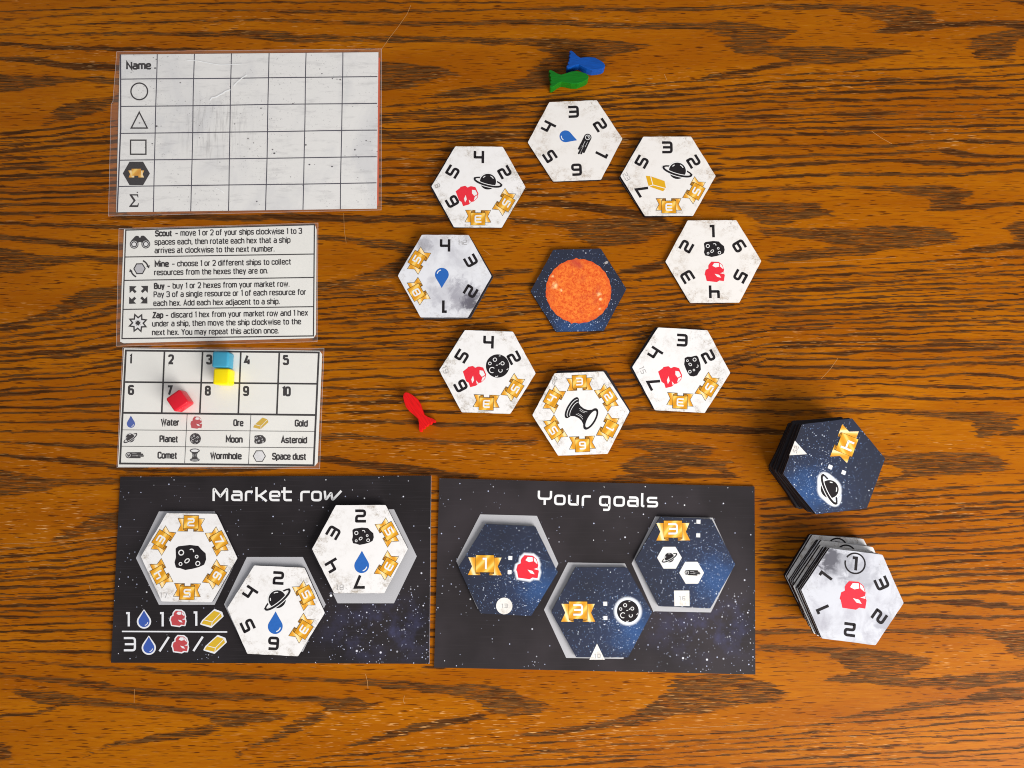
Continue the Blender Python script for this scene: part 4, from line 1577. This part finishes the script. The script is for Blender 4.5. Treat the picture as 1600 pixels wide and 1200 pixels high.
# hexagon with turning arrows
p = Pr(zp, T=pix(T, *C2(226, 376), 0.2125, R(-1)))
p.poly(hexpts(46), BK); p.poly(hexpts(37), M["grey"])
p.stroke(circ(0, 0, 64, 10, a0=R(66), a1=R(18), endpoint=True), 11, BK)
p.poly([(50, 18), (76, 24), (70, 0)], BK)
p.stroke(circ(0, 0, 64, 10, a0=R(246), a1=R(198), endpoint=True), 11, BK)
p.poly([(-50, -18), (-76, -24), (-70, 0)], BK)
p.build("rotate_icon", hc)
for (x, y, an) in ((178, 530, 135), (262, 528, 45), (175, 608, 225), (258, 606, 315)):
    p = Pr(zp, T=pix(T, *C2(x, y), 0.2125, -R(an)))
    p.stroke([(-28, 0), (10, 0)], 19, BK)
    p.poly([(37, 0), (-1, 36), (-1, -36)], BK)
    p.build("arrow_icon", hc)
p = Pr(zp, T=pix(T, *C2(214, 775), 0.2125, R(2)))


def star(n, r0, r1, a0):
    return [((r0 if i % 2 == 0 else r1) * math.cos(R(a0) + math.pi * i / n), (r0 if i % 2 == 0 else r1) * math.sin(R(a0) + math.pi * i / n)) for i in range(2 * n)]


p.poly(star(8, 76, 46, 22), BK); p.poly(star(8, 54, 32, 22), M["face_mark"]); p.poly(star(8, 24, 14, 22), BK)
p.build("burst_icon", hc)

# counting card
C3 = lambda x, y: (170 + x / 4.571, 535 + y / 4.571)
cc, T = card("resource_card", "laminated counting card numbered 1 to 10 above a resource key", "counting card",
             [C3(108, 42), C3(1505, 60), C3(1524, 85), C3(1492, 858), C3(1470, 885), C3(65, 890)], [C3(100, 38), C3(1537, 42), C3(1506, 902), C3(58, 893)], M["paper"])
fr = [C3(122, 58), C3(1500, 72), C3(1463, 878), C3(80, 865)]
p = Pr(zp, T=T); p.stroke(fr, 2.9, BK, closed=True); p.build("frame_line", cc)


def cline(a_, b_, w_, z=0.0):
    p = Pr(zp + z, T=T); p.stroke([C3(*a_), C3(*b_)], w_, BK); p.build("divider_line", cc)


cline((116, 283), (1489, 296), 2.6, .00001)
cline((103, 503), (1478, 519), 2.9, .00001)
for (a_, b_) in (((398, 62), (378, 505)), ((670, 65), (650, 508)), ((943, 68), (925, 511)), ((1218, 70), (1200, 514))):
    cline(a_, b_, 2.6, .00002)
cline((98, 625), (1474, 636), 0.8, .00003)
cline((92, 742), (1468, 753), 0.8, .00003)
cline((560, 510), (542, 862), 0.8, .00004)
cline((1015, 515), (998, 870), 0.8, .00004)
for (s_, x0, x1, y) in (("1", 148, 164, 150), ("2", 424, 466, 152), ("3", 695, 738, 153), ("4", 965, 1014, 156), ("5", 1242, 1288, 157),
                        ("6", 136, 181, 371), ("7", 413, 455, 373), ("8", 685, 729, 376), ("9", 958, 1002, 378), ("10", 1234, 1300, 381)):
    text_line(cc, T, s_, *C3(x0, y), *C3(x1, y + .5), 13.0, zp, BK, sw=2.6, name="numeral")
for (s_, x0, x1, y) in (("Water", 371, 505, 592), ("Ore", 888, 962, 596), ("Gold", 1327, 1422, 599), ("Planet", 361, 496, 711), ("Moon", 834, 957, 714), ("Asteroid", 1228, 1417, 718),
                        ("Comet", 347, 490, 828), ("Wormhole", 723, 950, 832), ("Space dust", 1166, 1412, 836)):
    text_line(cc, T, s_, *C3(x0, y), *C3(x1, y + 2), 9.4, zp, BK, sw=2.35, name="resource_name")
for (kind, x, y, s, ang, m) in (("drop", 158, 567, 0.60, 0, "dullblue"), ("ore", 626, 573, 0.58, 0, "dullred"), ("gold", 1086, 578, 0.74, 0, "dullgold"), ("planet", 154, 683, 0.54, 48, None),
                                ("moon", 618, 688, 0.48, 0, None), ("asteroid", 1080, 694, 0.54, 0, None), ("comet", 178, 806, 0.75, 0, None), ("wormhole", 614, 806, 0.47, 0, None)):
    p = Pr(zp, T=pix(T, *C3(x, y), s, -R(ang)))
    icon(p, kind, M[m] if m else None)
    p.build(ICON_NAME[kind], cc)
p = Pr(zp, T=pix(T, *C3(1075, 812), 0.8)); icon(p, "hexdust"); p.build("space_dust_icon", cc)


# ---------------------------------------------------------------- cubes
def cube(label, px, py, size, rot, zb_, m, hs=1.0):
    """px,py = centre of the top face in the photo"""
    s = size * U
    zt_ = zb_ + s * hs
    c = W(px, py, zt_)
    import bmesh
    bm = bmesh.new()
    bmesh.ops.create_cube(bm, size=1.0)
    for v in bm.verts:
        v.co = Vector((v.co.x * s, v.co.y * s, (v.co.z + 0.5) * s * hs))
    bmesh.ops.bevel(bm, geom=list(bm.edges), offset=s * 0.13, segments=4, profile=0.5, affect="EDGES")
    me = bpy.data.meshes.new("resource_cube")
    bm.to_mesh(me); bm.free()
    me.materials.append(m)
    for f in me.polygons: f.use_smooth = True
    o = link("resource_cube", me)
    o.location = (c.x, c.y, zb_)
    o.rotation_euler = (0, 0, R(rot))
    o["label"] = label
    o["category"] = "cube"
    o["group"] = "coloured cubes on the counting card"
    return o


CZ = PT + 0.00052
cube("light blue plastic cube behind the yellow one on box 3", 343.8, 561.5, 25.0, -1.5, CZ, M["cubeblue"])
cube("yellow plastic cube touching the light blue one, below box 3", 345.3, 588.0, 25.0, -1.0, CZ, M["cubeyellow"])
cube("red plastic cube turned askew on box 7", 276.0, 625.8, 25.5, 36, CZ, M["cubered"])


# ---------------------------------------------------------------- rockets
def rocket(label, nose, tail, z, m, tilt=0.0, thick=0.0064, half=10.8):
    """flat wooden rocket: rounded body, waist, notched fins; nose and tail points of the top face in photo pixels"""
    a_, b_ = W(*nose, z + thick), W(*tail, z + thick)
    L = (a_ - b_).length / U
    mid = (a_ + b_) / 2
    ang = math.atan2(a_.y - b_.y, a_.x - b_.x)
    h = half
    up = [(L / 2, 0), (L / 2 - 1.0, 2.6), (L / 2 - 4, 5.4), (L / 2 - 10, 8.0), (L * .5 - 19, h), (L / 2 - 28, h - .6), (L / 2 - 36, h - 3.0), (-L / 2 + 19, 5.9),
          (-L / 2 + 13, 8.4), (-L / 2 + 7, 12.8), (-L / 2 + 2.5, 14.9), (-L / 2 - 0.2, 13.8), (-L / 2 + 0.2, 11.4), (-L / 2 + 2.8, 9.0), (-L / 2 + 1.0, 7.4), (-L / 2 + 0.8, 5.0), (-L / 2 + 3.2, 3.0), (-L / 2 + 1.8, 1.6), (-L / 2 + 1.6, 0)]
    dn = [(x, -y) for x, y in up[1:-1]][::-1]
    pts = round_path((up + dn), 1.2, True, 2)
    import bmesh
    bm = bmesh.new()
    vb = [bm.verts.new((x * U, y * U, 0)) for x, y in pts]
    f = bm.faces.new(vb)
    ex = bmesh.ops.extrude_face_region(bm, geom=[f])
    vt = [g for g in ex["geom"] if isinstance(g, bmesh.types.BMVert)]
    for v in vt: v.co.z += thick
    bmesh.ops.recalc_face_normals(bm, faces=bm.faces)
    edges = [e for e in bm.edges if abs(e.verts[0].co.z - e.verts[1].co.z) < 1e-6]
    bmesh.ops.bevel(bm, geom=edges, offset=0.00028, segments=2, profile=0.6, affect="EDGES")
    me = bpy.data.meshes.new("rocket_token")
    bm.to_mesh(me); bm.free()
    me.materials.append(m)
    o = link("rocket_token", me)
    o.location = (mid.x, mid.y, z)
    o.rotation_euler = (0, R(tilt), ang)
    o["label"] = label
    o["category"] = "token"
    o["group"] = "wooden rocket tokens on the table"
    return o


rocket("blue wooden rocket token lying behind the green one", (945.5, 103), (887.5, 92), 0.0006, M["woodblue"], tilt=0.5, thick=0.0062)
rocket("green wooden rocket token in front of the blue one", (920, 119.5), (858.5, 123), 0.0, M["woodgreen"])
rocket("red wooden rocket token alone on the left of the ring", (632, 613.5), (669, 667), 0.0, M["woodred"], thick=0.0048)

# ---------------------------------------------------------------- table
rng = np.random.RandomState(7)


def n1(x, per, seed):
    r_ = np.random.RandomState(seed)
    a_ = r_.rand(4096) * 2 - 1
    t = x / per + 500.3
    i = np.floor(t).astype(int)
    f_ = t - i
    f_ = f_ * f_ * (3 - 2 * f_)
    return a_[i % 4096] * (1 - f_) + a_[(i + 1) % 4096] * f_


def n2(x, y, px_, py_, seed):
    r_ = np.random.RandomState(seed)
    a_ = r_.rand(256, 256) * 2 - 1
    tx, ty = x / px_ + 300.7, y / py_ + 300.2
    i, j = np.floor(tx).astype(int), np.floor(ty).astype(int)
    fx, fy = tx - i, ty - j
    fx = fx * fx * (3 - 2 * fx); fy = fy * fy * (3 - 2 * fy)
    i0, i1, j0, j1 = i % 256, (i + 1) % 256, j % 256, (j + 1) % 256
    return (a_[i0, j0] * (1 - fx) + a_[i1, j0] * fx) * (1 - fy) + (a_[i0, j1] * (1 - fx) + a_[i1, j1] * fx) * fy


gx = np.arange(-420, 2026, 5.0)
gy = np.arange(-300, 1501, 1.6)
X, Y = np.meshgrid(gx, gy)
DEN = np.zeros_like(X)
JX = X + 9 * n2(X, Y, 70, 2.4, 1) + 6 * n2(X, Y, 30, 1.7, 2)
JY = 1.1 * n2(X, Y, 22, 40, 3) + 0.7 * n2(X, Y, 9, 30, 4)


def band(pts, d=1.0, soft=2.0):
    global DEN
    xs = np.array([p_[0] for p_ in pts], float)
    yt = np.array([p_[1] for p_ in pts], float)
    yb = np.array([p_[2] for p_ in pts], float)
    y0, y1 = yt.min() - 8, yb.max() + 8
    r0, r1 = np.searchsorted(gy, y0), np.searchsorted(gy, y1)
    xx = JX[r0:r1]; yy = Y[r0:r1] + JY[r0:r1]
    T_, B_ = np.interp(xx, xs, yt), np.interp(xx, xs, yb)
    mid, hw = (T_ + B_) / 2, np.maximum((B_ - T_) / 2, 0.6)
    v = np.clip((hw + soft * .5 - np.abs(yy - mid)) / soft, 0, 1)
    lo = xs[0] if xs[0] > 0 else -1e9
    hi = xs[-1] if xs[-1] < 1600 else 1e9
    v = v * np.clip((xx - lo) / 10 + .5, 0, 1) * np.clip((hi - xx) / 10 + .5, 0, 1)
    core = 0.88 + 0.12 * n2(xx, yy, 50, 6, 9)
    DEN[r0:r1] = np.maximum(DEN[r0:r1], v * d * core)


def bundle(A, B, n, w_=1.9, d=0.85, seed=0, x0=None, x1=None):
    """n wavering grain lines spread between curves A and B"""
    global DEN
    ax, ay = zip(*A); bx, by = zip(*B)
    rr = np.random.RandomState(100 + seed)
    YA, YB = np.interp(gx, ax, ay), np.interp(gx, bx, by)
    # extrapolate slopes gently
    lo = A[0][0] if x0 is None else x0
    hi = A[-1][0] if x1 is None else x1
    endl = np.ones_like(gx)
    if lo > 0: endl *= np.clip((gx - lo) / 12, 0, 1)
    if hi < 1600: endl *= np.clip((hi - gx) / 12, 0, 1)
    for k in range(n):
        t = (k + .5 + rr.uniform(-.22, .22)) / n
        sp = np.abs(YB - YA).mean() / n
        yc = YA + (YB - YA) * t + sp * .22 * n1(gx, 130, 1000 + seed * 50 + k) + sp * .10 * n1(gx, 40, 3000 + seed * 50 + k)
        wk = 1.12 * w_ * rr.uniform(.7, 1.25)
        hw = wk * (0.85 + 0.45 * n1(gx, 38, 2000 + seed * 50 + k))
        hw = np.maximum(hw, 0.35)
        dd = 1.18 * d * np.clip(0.96 + 0.42 * n1(gx, 55, 5000 + seed * 50 + k), 0.35, 1.05) * endl
        r0, r1 = np.searchsorted(gy, yc.min() - 8), np.searchsorted(gy, yc.max() + 8)
        yy = Y[r0:r1] + 0.6 * JY[r0:r1]
        v = np.clip(1.6 - np.abs(yy - yc[None, :]) / hw[None, :], 0, 1) * dd[None, :]
        DEN[r0:r1] = np.maximum(DEN[r0:r1], v)


BANDS = """
0,17,19 100,13,16 200,8,11 300,4,7 400,2,5 600,2,5 800,2,6
0,28,31 50,27,30 100,21,25 200,19,23 300,15,19 400,14,18 475,15,22 550,16,21 625,14,20 700,15,19 800,12,16 900,9,18 1000,12,19 1100,10,17 1200,5,13 1250,5,16 1300,5,14 1320,5,18 1350,8,25 1375,8,33 1392,8,42 1400,8,50 1430,10,48 1450,15,40 1462,20,28
0,43,45 100,38,41 175,33,38 250,31,37 400,29,33 450,29,35 525,32,38 600,32,40 700,33,40 800,30,39 875,30,40 950,35,45 1025,36,46 1095,34,46 1120,33,56 1157,33,62 1200,42,62 1225,44,58 1245,46,50
1133,70,76 1160,62,86 1200,66,88 1225,72,90 1245,73,102 1300,72,100 1340,74,98 1375,74,90 1400,76,85 1435,79,81
1132,60,66 1145,56,84 1185,55,88 1200,66,90
1094,120,125 1140,112,120 1180,105,113 1215,98,108 1245,93,104
1360,50,52 1375,44,52 1400,40,52 1450,35,47 1500,33,42 1550,31,40 1600,33,46
1511,64,70 1520,57,80 1525,55,92 1560,50,95 1580,46,95 1590,45,60 1600,45,60
1575,0,4 1600,0,6
0,52,57 50,54,57 100,51,56 175,49,56 250,49,54 300,49,58 350,48,57 400,46,62 450,49,66 487,55,68 500,53,66 550,57,65 600,55,65 625,54,67 700,57,67 740,58,68 775,59,72 800,58,68 835,60,72 860,60,86 900,60,95 940,60,90 980,66,82 1015,70,73
660,152,156 680,146,155 720,138,153 760,133,150 800,128,146 815,122,142 830,108,140 850,92,138 880,82,134 920,85,118 950,88,100
560,95,142 625,97,140 650,100,136 680,103,125 700,108,121 715,112,117
0,67,72 25,66,72 50,70,76 100,70,78 150,73,79 200,73,80 250,74,79 330,75,78
0,89,94 50,89,100 75,92,104 100,96,107 150,98,110 187,100,110 240,102,112
0,115,144 30,117,142 60,118,138 100,119,130 125,120,127 150,118,130 185,122,133 240,124,135
62,196,198 75,186,197 85,172,193 100,163,190 125,157,185 150,153,175 185,148,160 240,142,155
0,331,337 60,330,336 120,330,335 170,331,334 200,330,334
0,345,351 50,347,353 100,348,356 170,351,358 210,352,358
0,366,374 50,370,379 100,375,386 140,380,389 185,380,391 220,382,392
0,386,428 30,390,427 60,396,422 80,399,418 110,399,410 140,398,408 187,401,415 230,402,415
30,496,499 60,490,500 80,482,497 95,472,492 110,462,488 130,452,482 160,448,474 187,445,467 220,444,465
0,659,662 90,657,662 185,653,658 220,652,657
0,673,676 100,672,676 185,673,678 220,673,678
0,689,692 50,690,695 100,692,699 125,693,701 185,694,700 220,695,700
0,709,715 50,712,718 90,714,724 130,718,727 170,722,733 200,728,738 250,732,739 400,730,737 500,713,723 525,712,725 550,720,729 600,722,736 650,726,740 700,735,747 750,742,748
0,733,776 35,738,773 75,749,766 100,748,758 150,747,760 187,748,758 240,748,756
70,847,850 100,832,845 125,818,838 150,806,832 187,800,825 220,796,820
0,984,988 50,984,989 100,982,987 175,982,985 220,982,985
0,999,1002 100,999,1003 175,998,1001 220,998,1001
0,1017,1020 50,1015,1019 100,1015,1021 173,1015,1020 220,1015,1019
0,1031,1034 50,1032,1036 100,1036,1042 150,1040,1045 225,1040,1048 250,1046,1053 300,1047,1055 350,1050,1062 400,1052,1062 475,1058,1066 550,1060,1068 600,1060,1075 650,1065,1080 700,1070,1086 730,1068,1092 755,1068,1098 765,1070,1115 800,1080,1120 830,1092,1116 858,1103,1108
540,1165,1168 575,1155,1163 620,1140,1152 650,1132,1145 700,1122,1135 760,1113,1122
0,1050,1058 50,1056,1063 100,1059,1072 150,1063,1077 200,1073,1085 250,1078,1090 300,1080,1093 400,1083,1095 450,1089,1096 500,1086,1098 510,1087,1112 530,1090,1115 550,1088,1116 590,1100,1108
350,1185,1188 390,1165,1172 440,1142,1154 460,1130,1148 480,1115,1135 510,1108,1125
20,1076,1084 50,1078,1095 75,1080,1102 125,1088,1104 175,1095,1105 225,1099,1110 290,1105,1115 325,1110,1121 345,1107,1135 375,1108,1138 400,1108,1130 440,1115,1125
125,1188,1190 150,1172,1177 180,1158,1165 225,1152,1162 270,1143,1156 300,1138,1152 340,1128,1145
0,1117,1122 50,1112,1118 85,1101,1108
1400,912,917 1450,911,916 1500,909,916 1550,906,911 1600,905,909
1200,929,932 1410,928,932 1450,926,931 1500,923,930 1550,921,928 1600,924,931
1200,944,948 1300,942,946 1412,940,944 1475,937,944 1520,935,947 1550,940,950 1600,947,953
1200,965,968 1395,957,963 1425,958,967 1475,959,967 1525,961,967 1600,961,966
1180,984,990 1200,983,992 1250,982,992 1280,984,991 1385,983,989 1425,981,990 1475,980,992 1512,980,993 1550,983,996 1575,985,1010 1582,985,1028 1600,985,1028
1180,1006,1016 1200,1005,1018 1250,1010,1020 1290,1010,1020 1300,1010,1033 1330,1012,1045 1340,1012,1060 1360,1014,1062 1400,1018,1062 1430,1025,1048 1460,1028,1035
1285,1064,1066 1310,1056,1067 1350,1050,1068 1400,1056,1072 1425,1058,1075 1450,1060,1073 1500,1055,1078 1550,1050,1072 1600,1045,1066
1300,1122,1125 1340,1114,1121 1400,1104,1115 1425,1097,1110 1490,1092,1103 1540,1080,1098 1560,1075,1097 1600,1073,1093
1330,598,601 1400,600,603 1475,601,608 1600,605,609
1160,624,628 1200,623,627 1250,620,626 1300,620,624 1350,615,620 1400,616,622 1450,620,626 1525,621,626 1600,620,624
985,634,642 1050,638,645 1130,636,646 1200,641,648 1250,640,650 1300,637,646 1350,637,645 1400,639,646 1450,641,652 1490,642,657 1520,643,660 1523,643,683 1540,643,684 1580,645,678 1590,645,660
1560,675,682 1600,671,680
1370,712,722 1400,710,730 1425,708,745 1450,707,745 1500,706,742 1540,706,738 1575,722,735
1360,754,766 1400,742,752 1425,738,750
1390,298,301 1420,298,305 1450,296,307 1455,296,325 1470,296,330 1500,298,328 1505,298,315 1520,298,306
1445,328,330 1470,324,330 1510,320,329 1550,316,324 1600,316,321
1090,310,318 1130,312,326 1170,314,340 1200,316,352 1230,317,352 1250,316,345 1275,317,342 1290,325,338 1310,335,338
1180,352,362 1200,357,370 1250,356,372 1300,356,382 1350,354,392 1400,353,390 1450,353,385 1480,358,380 1500,368,378
1200,398,412 1225,394,410 1260,390,408 1300,386,402 1340,382,400 1380,386,392
1573,352,358 1578,348,362 1585,347,384 1600,346,388
1500,390,394 1530,386,396 1570,380,392 1600,380,390
1200,509,512 1300,504,508 1400,500,503 1475,498,503 1525,499,504 1600,500,504
1180,573,576 1200,572,575 1250,571,577 1300,570,577 1375,573,578 1425,572,576 1475,567,572 1530,564,570 1600,565,572
1180,587,591 1200,586,591 1275,590,595 1375,586,591 1425,588,591 1475,585,589 1510,581,586 1560,584,590 1600,590,595
1120,226,231 1200,225,230 1250,226,230 1310,225,231 1375,226,231 1450,220,224 1510,216,222 1550,218,225 1600,222,227
1120,246,250 1200,243,249 1275,240,246 1350,240,244 1425,234,240 1475,232,238 1500,234,246 1550,241,247 1600,242,248
1120,262,267 1200,257,262 1250,253,260 1325,250,255 1412,247,253 1440,250,259 1500,252,260 1550,254,259 1600,251,257
1110,280,285 1200,274,279 1275,270,276 1350,268,274 1400,269,275 1475,271,276 1550,266,272 1600,265,270
1110,297,303 1200,292,299 1275,289,296 1350,290,295 1425,290,302 1475,289,310 1500,292,310
800,337,350 840,342,352 880,345,356 900,345,372 930,342,385 960,340,385 1000,342,380 1040,345,365 1060,350,362
800,318,326 860,312,322 920,318,332 960,322,336 1000,328,342 1040,340,350
960,425,432 1000,414,426 1040,405,418
770,422,438 800,420,430 830,419,427
595,312,320 680,314,321 720,315,322
170,335,343 400,335,345 450,333,345 500,335,347 580,337,348 680,335,348 710,337,346
480,366,378 525,368,376 550,370,380 575,371,386 610,375,392 640,382,400 670,390,420
480,444,458 545,434,448 575,422,440 600,414,438 620,405,435 640,398,425
480,657,661 550,656,662 625,655,662 700,660,667 800,660,667 840,660,666 985,663,672 1025,660,671 1075,664,675 1125,663,677 1200,670,679 1230,672,680
480,676,692 550,676,686 600,683,690 660,684,692 700,687,694 800,687,696 840,684,695
970,690,700 1000,688,702 1050,690,715 1100,694,712 1120,700,706
968,724,734 1000,712,745 1040,705,735 1080,712,730 1140,722,740
950,748,755 990,738,752 1040,735,748 1100,742,748 1150,738,745
800,1148,1153 870,1138,1148 925,1130,1142 975,1120,1138 1015,1100,1130 1045,1080,1122 1058,1056,1118 1100,1053,1115 1140,1053,1105 1180,1062,1100 1230,1080,1095
"""
for ln in BANDS.strip().splitlines():
    pts = [tuple(float(q) for q in p_.split(",")) for p_ in ln.split()]
    wide = max(p_[2] - p_[1] for p_ in pts)
    band(pts, 0.75 if wide > 14 else 0.95, 2.0 if wide < 12 else 2.6)
band([(480, 448, 465), (540, 446, 462), (620, 445, 458)], 0.55)
band([(-5, 1160, 1190), (22, 1165, 1186)], 0.7)
bundle([(0, 205), (80, 199), (185, 182), (240, 178)], [(0, 325), (240, 322)], 13, 1.9, seed=1)
bundle([(0, 502), (110, 492), (187, 470), (240, 462)], [(0, 652), (240, 645)], 15, 1.9, seed=2)
bundle([(0, 856), (100, 848), (187, 832), (240, 826)], [(0, 980), (240, 978)], 13, 1.7, seed=3)
bundle([(560, 170), (700, 158), (850, 148), (950, 133), (1050, 125), (1200, 112), (1600, 98)], [(560, 228), (800, 224), (1100, 222), (1200, 219), (1600, 212)], 10, 1.75, seed=4)
bundle([(560, 232), (800, 229), (1140, 226)], [(560, 318), (800, 312), (1140, 303)], 7, 2.1, seed=15, x1=1135)
bundle([(560, 172), (900, 150), (1600, 100)], [(560, 226), (1100, 220), (1600, 211)], 8, 0.55, 0.6, seed=16)
bundle([(480, 470), (780, 444), (1000, 434), (1200, 423), (1600, 400)], [(480, 562), (1600, 497)], 11, 0.55, 0.6, seed=17)
bundle([(0, 856), (187, 832), (240, 826)], [(0, 980), (240, 978)], 9, 0.55, 0.6, seed=18)
bundle([(0, 502), (187, 470), (240, 462)], [(0, 600), (240, 590)], 9, 0.55, 0.6, seed=19)
bundle([(0, 205), (185, 182), (240, 178)], [(0, 300), (240, 296)], 9, 0.55, 0.6, seed=20)
bundle([(480, 468), (690, 450), (780, 442), (1000, 432), (1200, 420), (1600, 398)], [(480, 572), (780, 566), (1200, 505), (1600, 498)], 11, 1.75, seed=5)
bundle([(480, 576), (780, 570), (1000, 545), (1200, 512), (1600, 505)], [(480, 652), (690, 645), (800, 642), (990, 625), (1200, 566), (1600, 560)], 6, 2.0, seed=21)
bundle([(1000, 560), (1200, 566)], [(1000, 622), (1200, 632)], 5, 1.6, seed=22, x1=1195)
bundle([(1180, 780), (1380, 766), (1600, 752)], [(1180, 915), (1400, 908), (1600, 902)], 14, 1.8, seed=6)
bundle([(380, 1192), (600, 1172), (870, 1157), (1200, 1136), (1600, 1108)], [(380, 1260), (600, 1240), (870, 1225), (1200, 1210), (1600, 1190)], 8, 1.5, 0.7, seed=7)
bundle([(-1, -10), (800, -12), (1601, -10)], [(-1, -290), (800, -300), (1601, -290)], 20, 2.2, seed=8)
bundle([(-1, 1290), (800, 1270), (1601, 1205)], [(-1, 1490), (800, 1495), (1601, 1480)], 20, 2.0, seed=9)
bundle([(655, 750), (700, 748)], [(655, 1045), (700, 1045)], 22, 1.8, seed=10)

PORE = np.clip(0.10 + 0.9 * np.clip((n2(X, Y, 160, 45, 31) + 0.25 * n2(X, Y, 60, 20, 32)) - 0.12, 0, 1), 0, 1)
boost = np.exp(-(((X - 780) / 330.) ** 2 + ((Y - 1150) / 40.) ** 2)) + .8 * np.exp(-(((X - 80) / 90.) ** 2 + ((Y - 810) / 26.) ** 2)) \
    + .6 * np.exp(-(((X - 680) / 130.) ** 2 + ((Y - 705) / 16.) ** 2)) + .7 * np.exp(-(((X - 1480) / 80.) ** 2 + ((Y - 695) / 10.) ** 2))
PORE = np.clip(PORE * .8 + boost, 0, 1)
wx, wy = Wnp(X, Y)
tx0, ty0 = 0.0, 0.0
nv = X.size
verts = np.zeros((nv, 3), np.float32)
verts[:, 0] = wx.ravel(); verts[:, 1] = wy.ravel()
nyr, nxr = X.shape
ii = (np.arange(nyr - 1)[:, None] * nxr + np.arange(nxr - 1)[None, :]).ravel()
quads = np.stack([ii, ii + nxr, ii + nxr + 1, ii + 1], 1).astype(np.int32)
me = bpy.data.meshes.new("tabletop")
me.vertices.add(nv)
me.vertices.foreach_set("co", verts.ravel())
me.loops.add(quads.size)
me.loops.foreach_set("vertex_index", quads.ravel())
me.polygons.add(len(quads))
me.polygons.foreach_set("loop_start", np.arange(0, quads.size, 4, dtype=np.int32))
me.polygons.foreach_set("loop_total", np.full(len(quads), 4, np.int32))
me.update(calc_edges=True)
for nm, arr in (("grain", DEN), ("pores", PORE)):
    at = me.attributes.new(nm, "FLOAT", "POINT")
    at.data.foreach_set("value", arr.astype(np.float32).ravel())
me.materials.append(M["oak"])
me.validate()
tb = link("tabletop", me)
tb["kind"] = "structure"

for pts, wd in (([(642, 8), (636, 22), (622, 42), (608, 60), (597, 76)], 0.8), ([(1362, 205), (1378, 216), (1394, 225)], 0.7), ([(1309, 560), (1298, 576), (1283, 592)], 0.7),
                ([(537, 333), (538, 360), (541, 380)], 0.6), ([(210, 1077), (209.6, 1098)], 0.7), ([(571, 1053), (574, 1064), (575, 1076)], 0.8),
                ([(632, 1087), (630, 1095), (633, 1100)], 0.7), ([(0, 850), (60, 848), (120, 844), (183, 838)], 0.6), ([(870, 1153), (960, 1144), (1040, 1139), (1200, 1131)], 0.6),
                ([(1225, 411), (1290, 409), (1350, 405), (1400, 402)], 0.5), ([(755, 390), (766, 398)], 0.6), ([(1038, 116), (1042, 125)], 0.8), ([(140, 915), (141, 922)], 0.8)):
    p = Pr(0.00004, T=lambda x, y, z: W(x, y, z))
    p.stroke(pts, wd * 0.75, M["scratch"])
    p.build("scratch", tb)
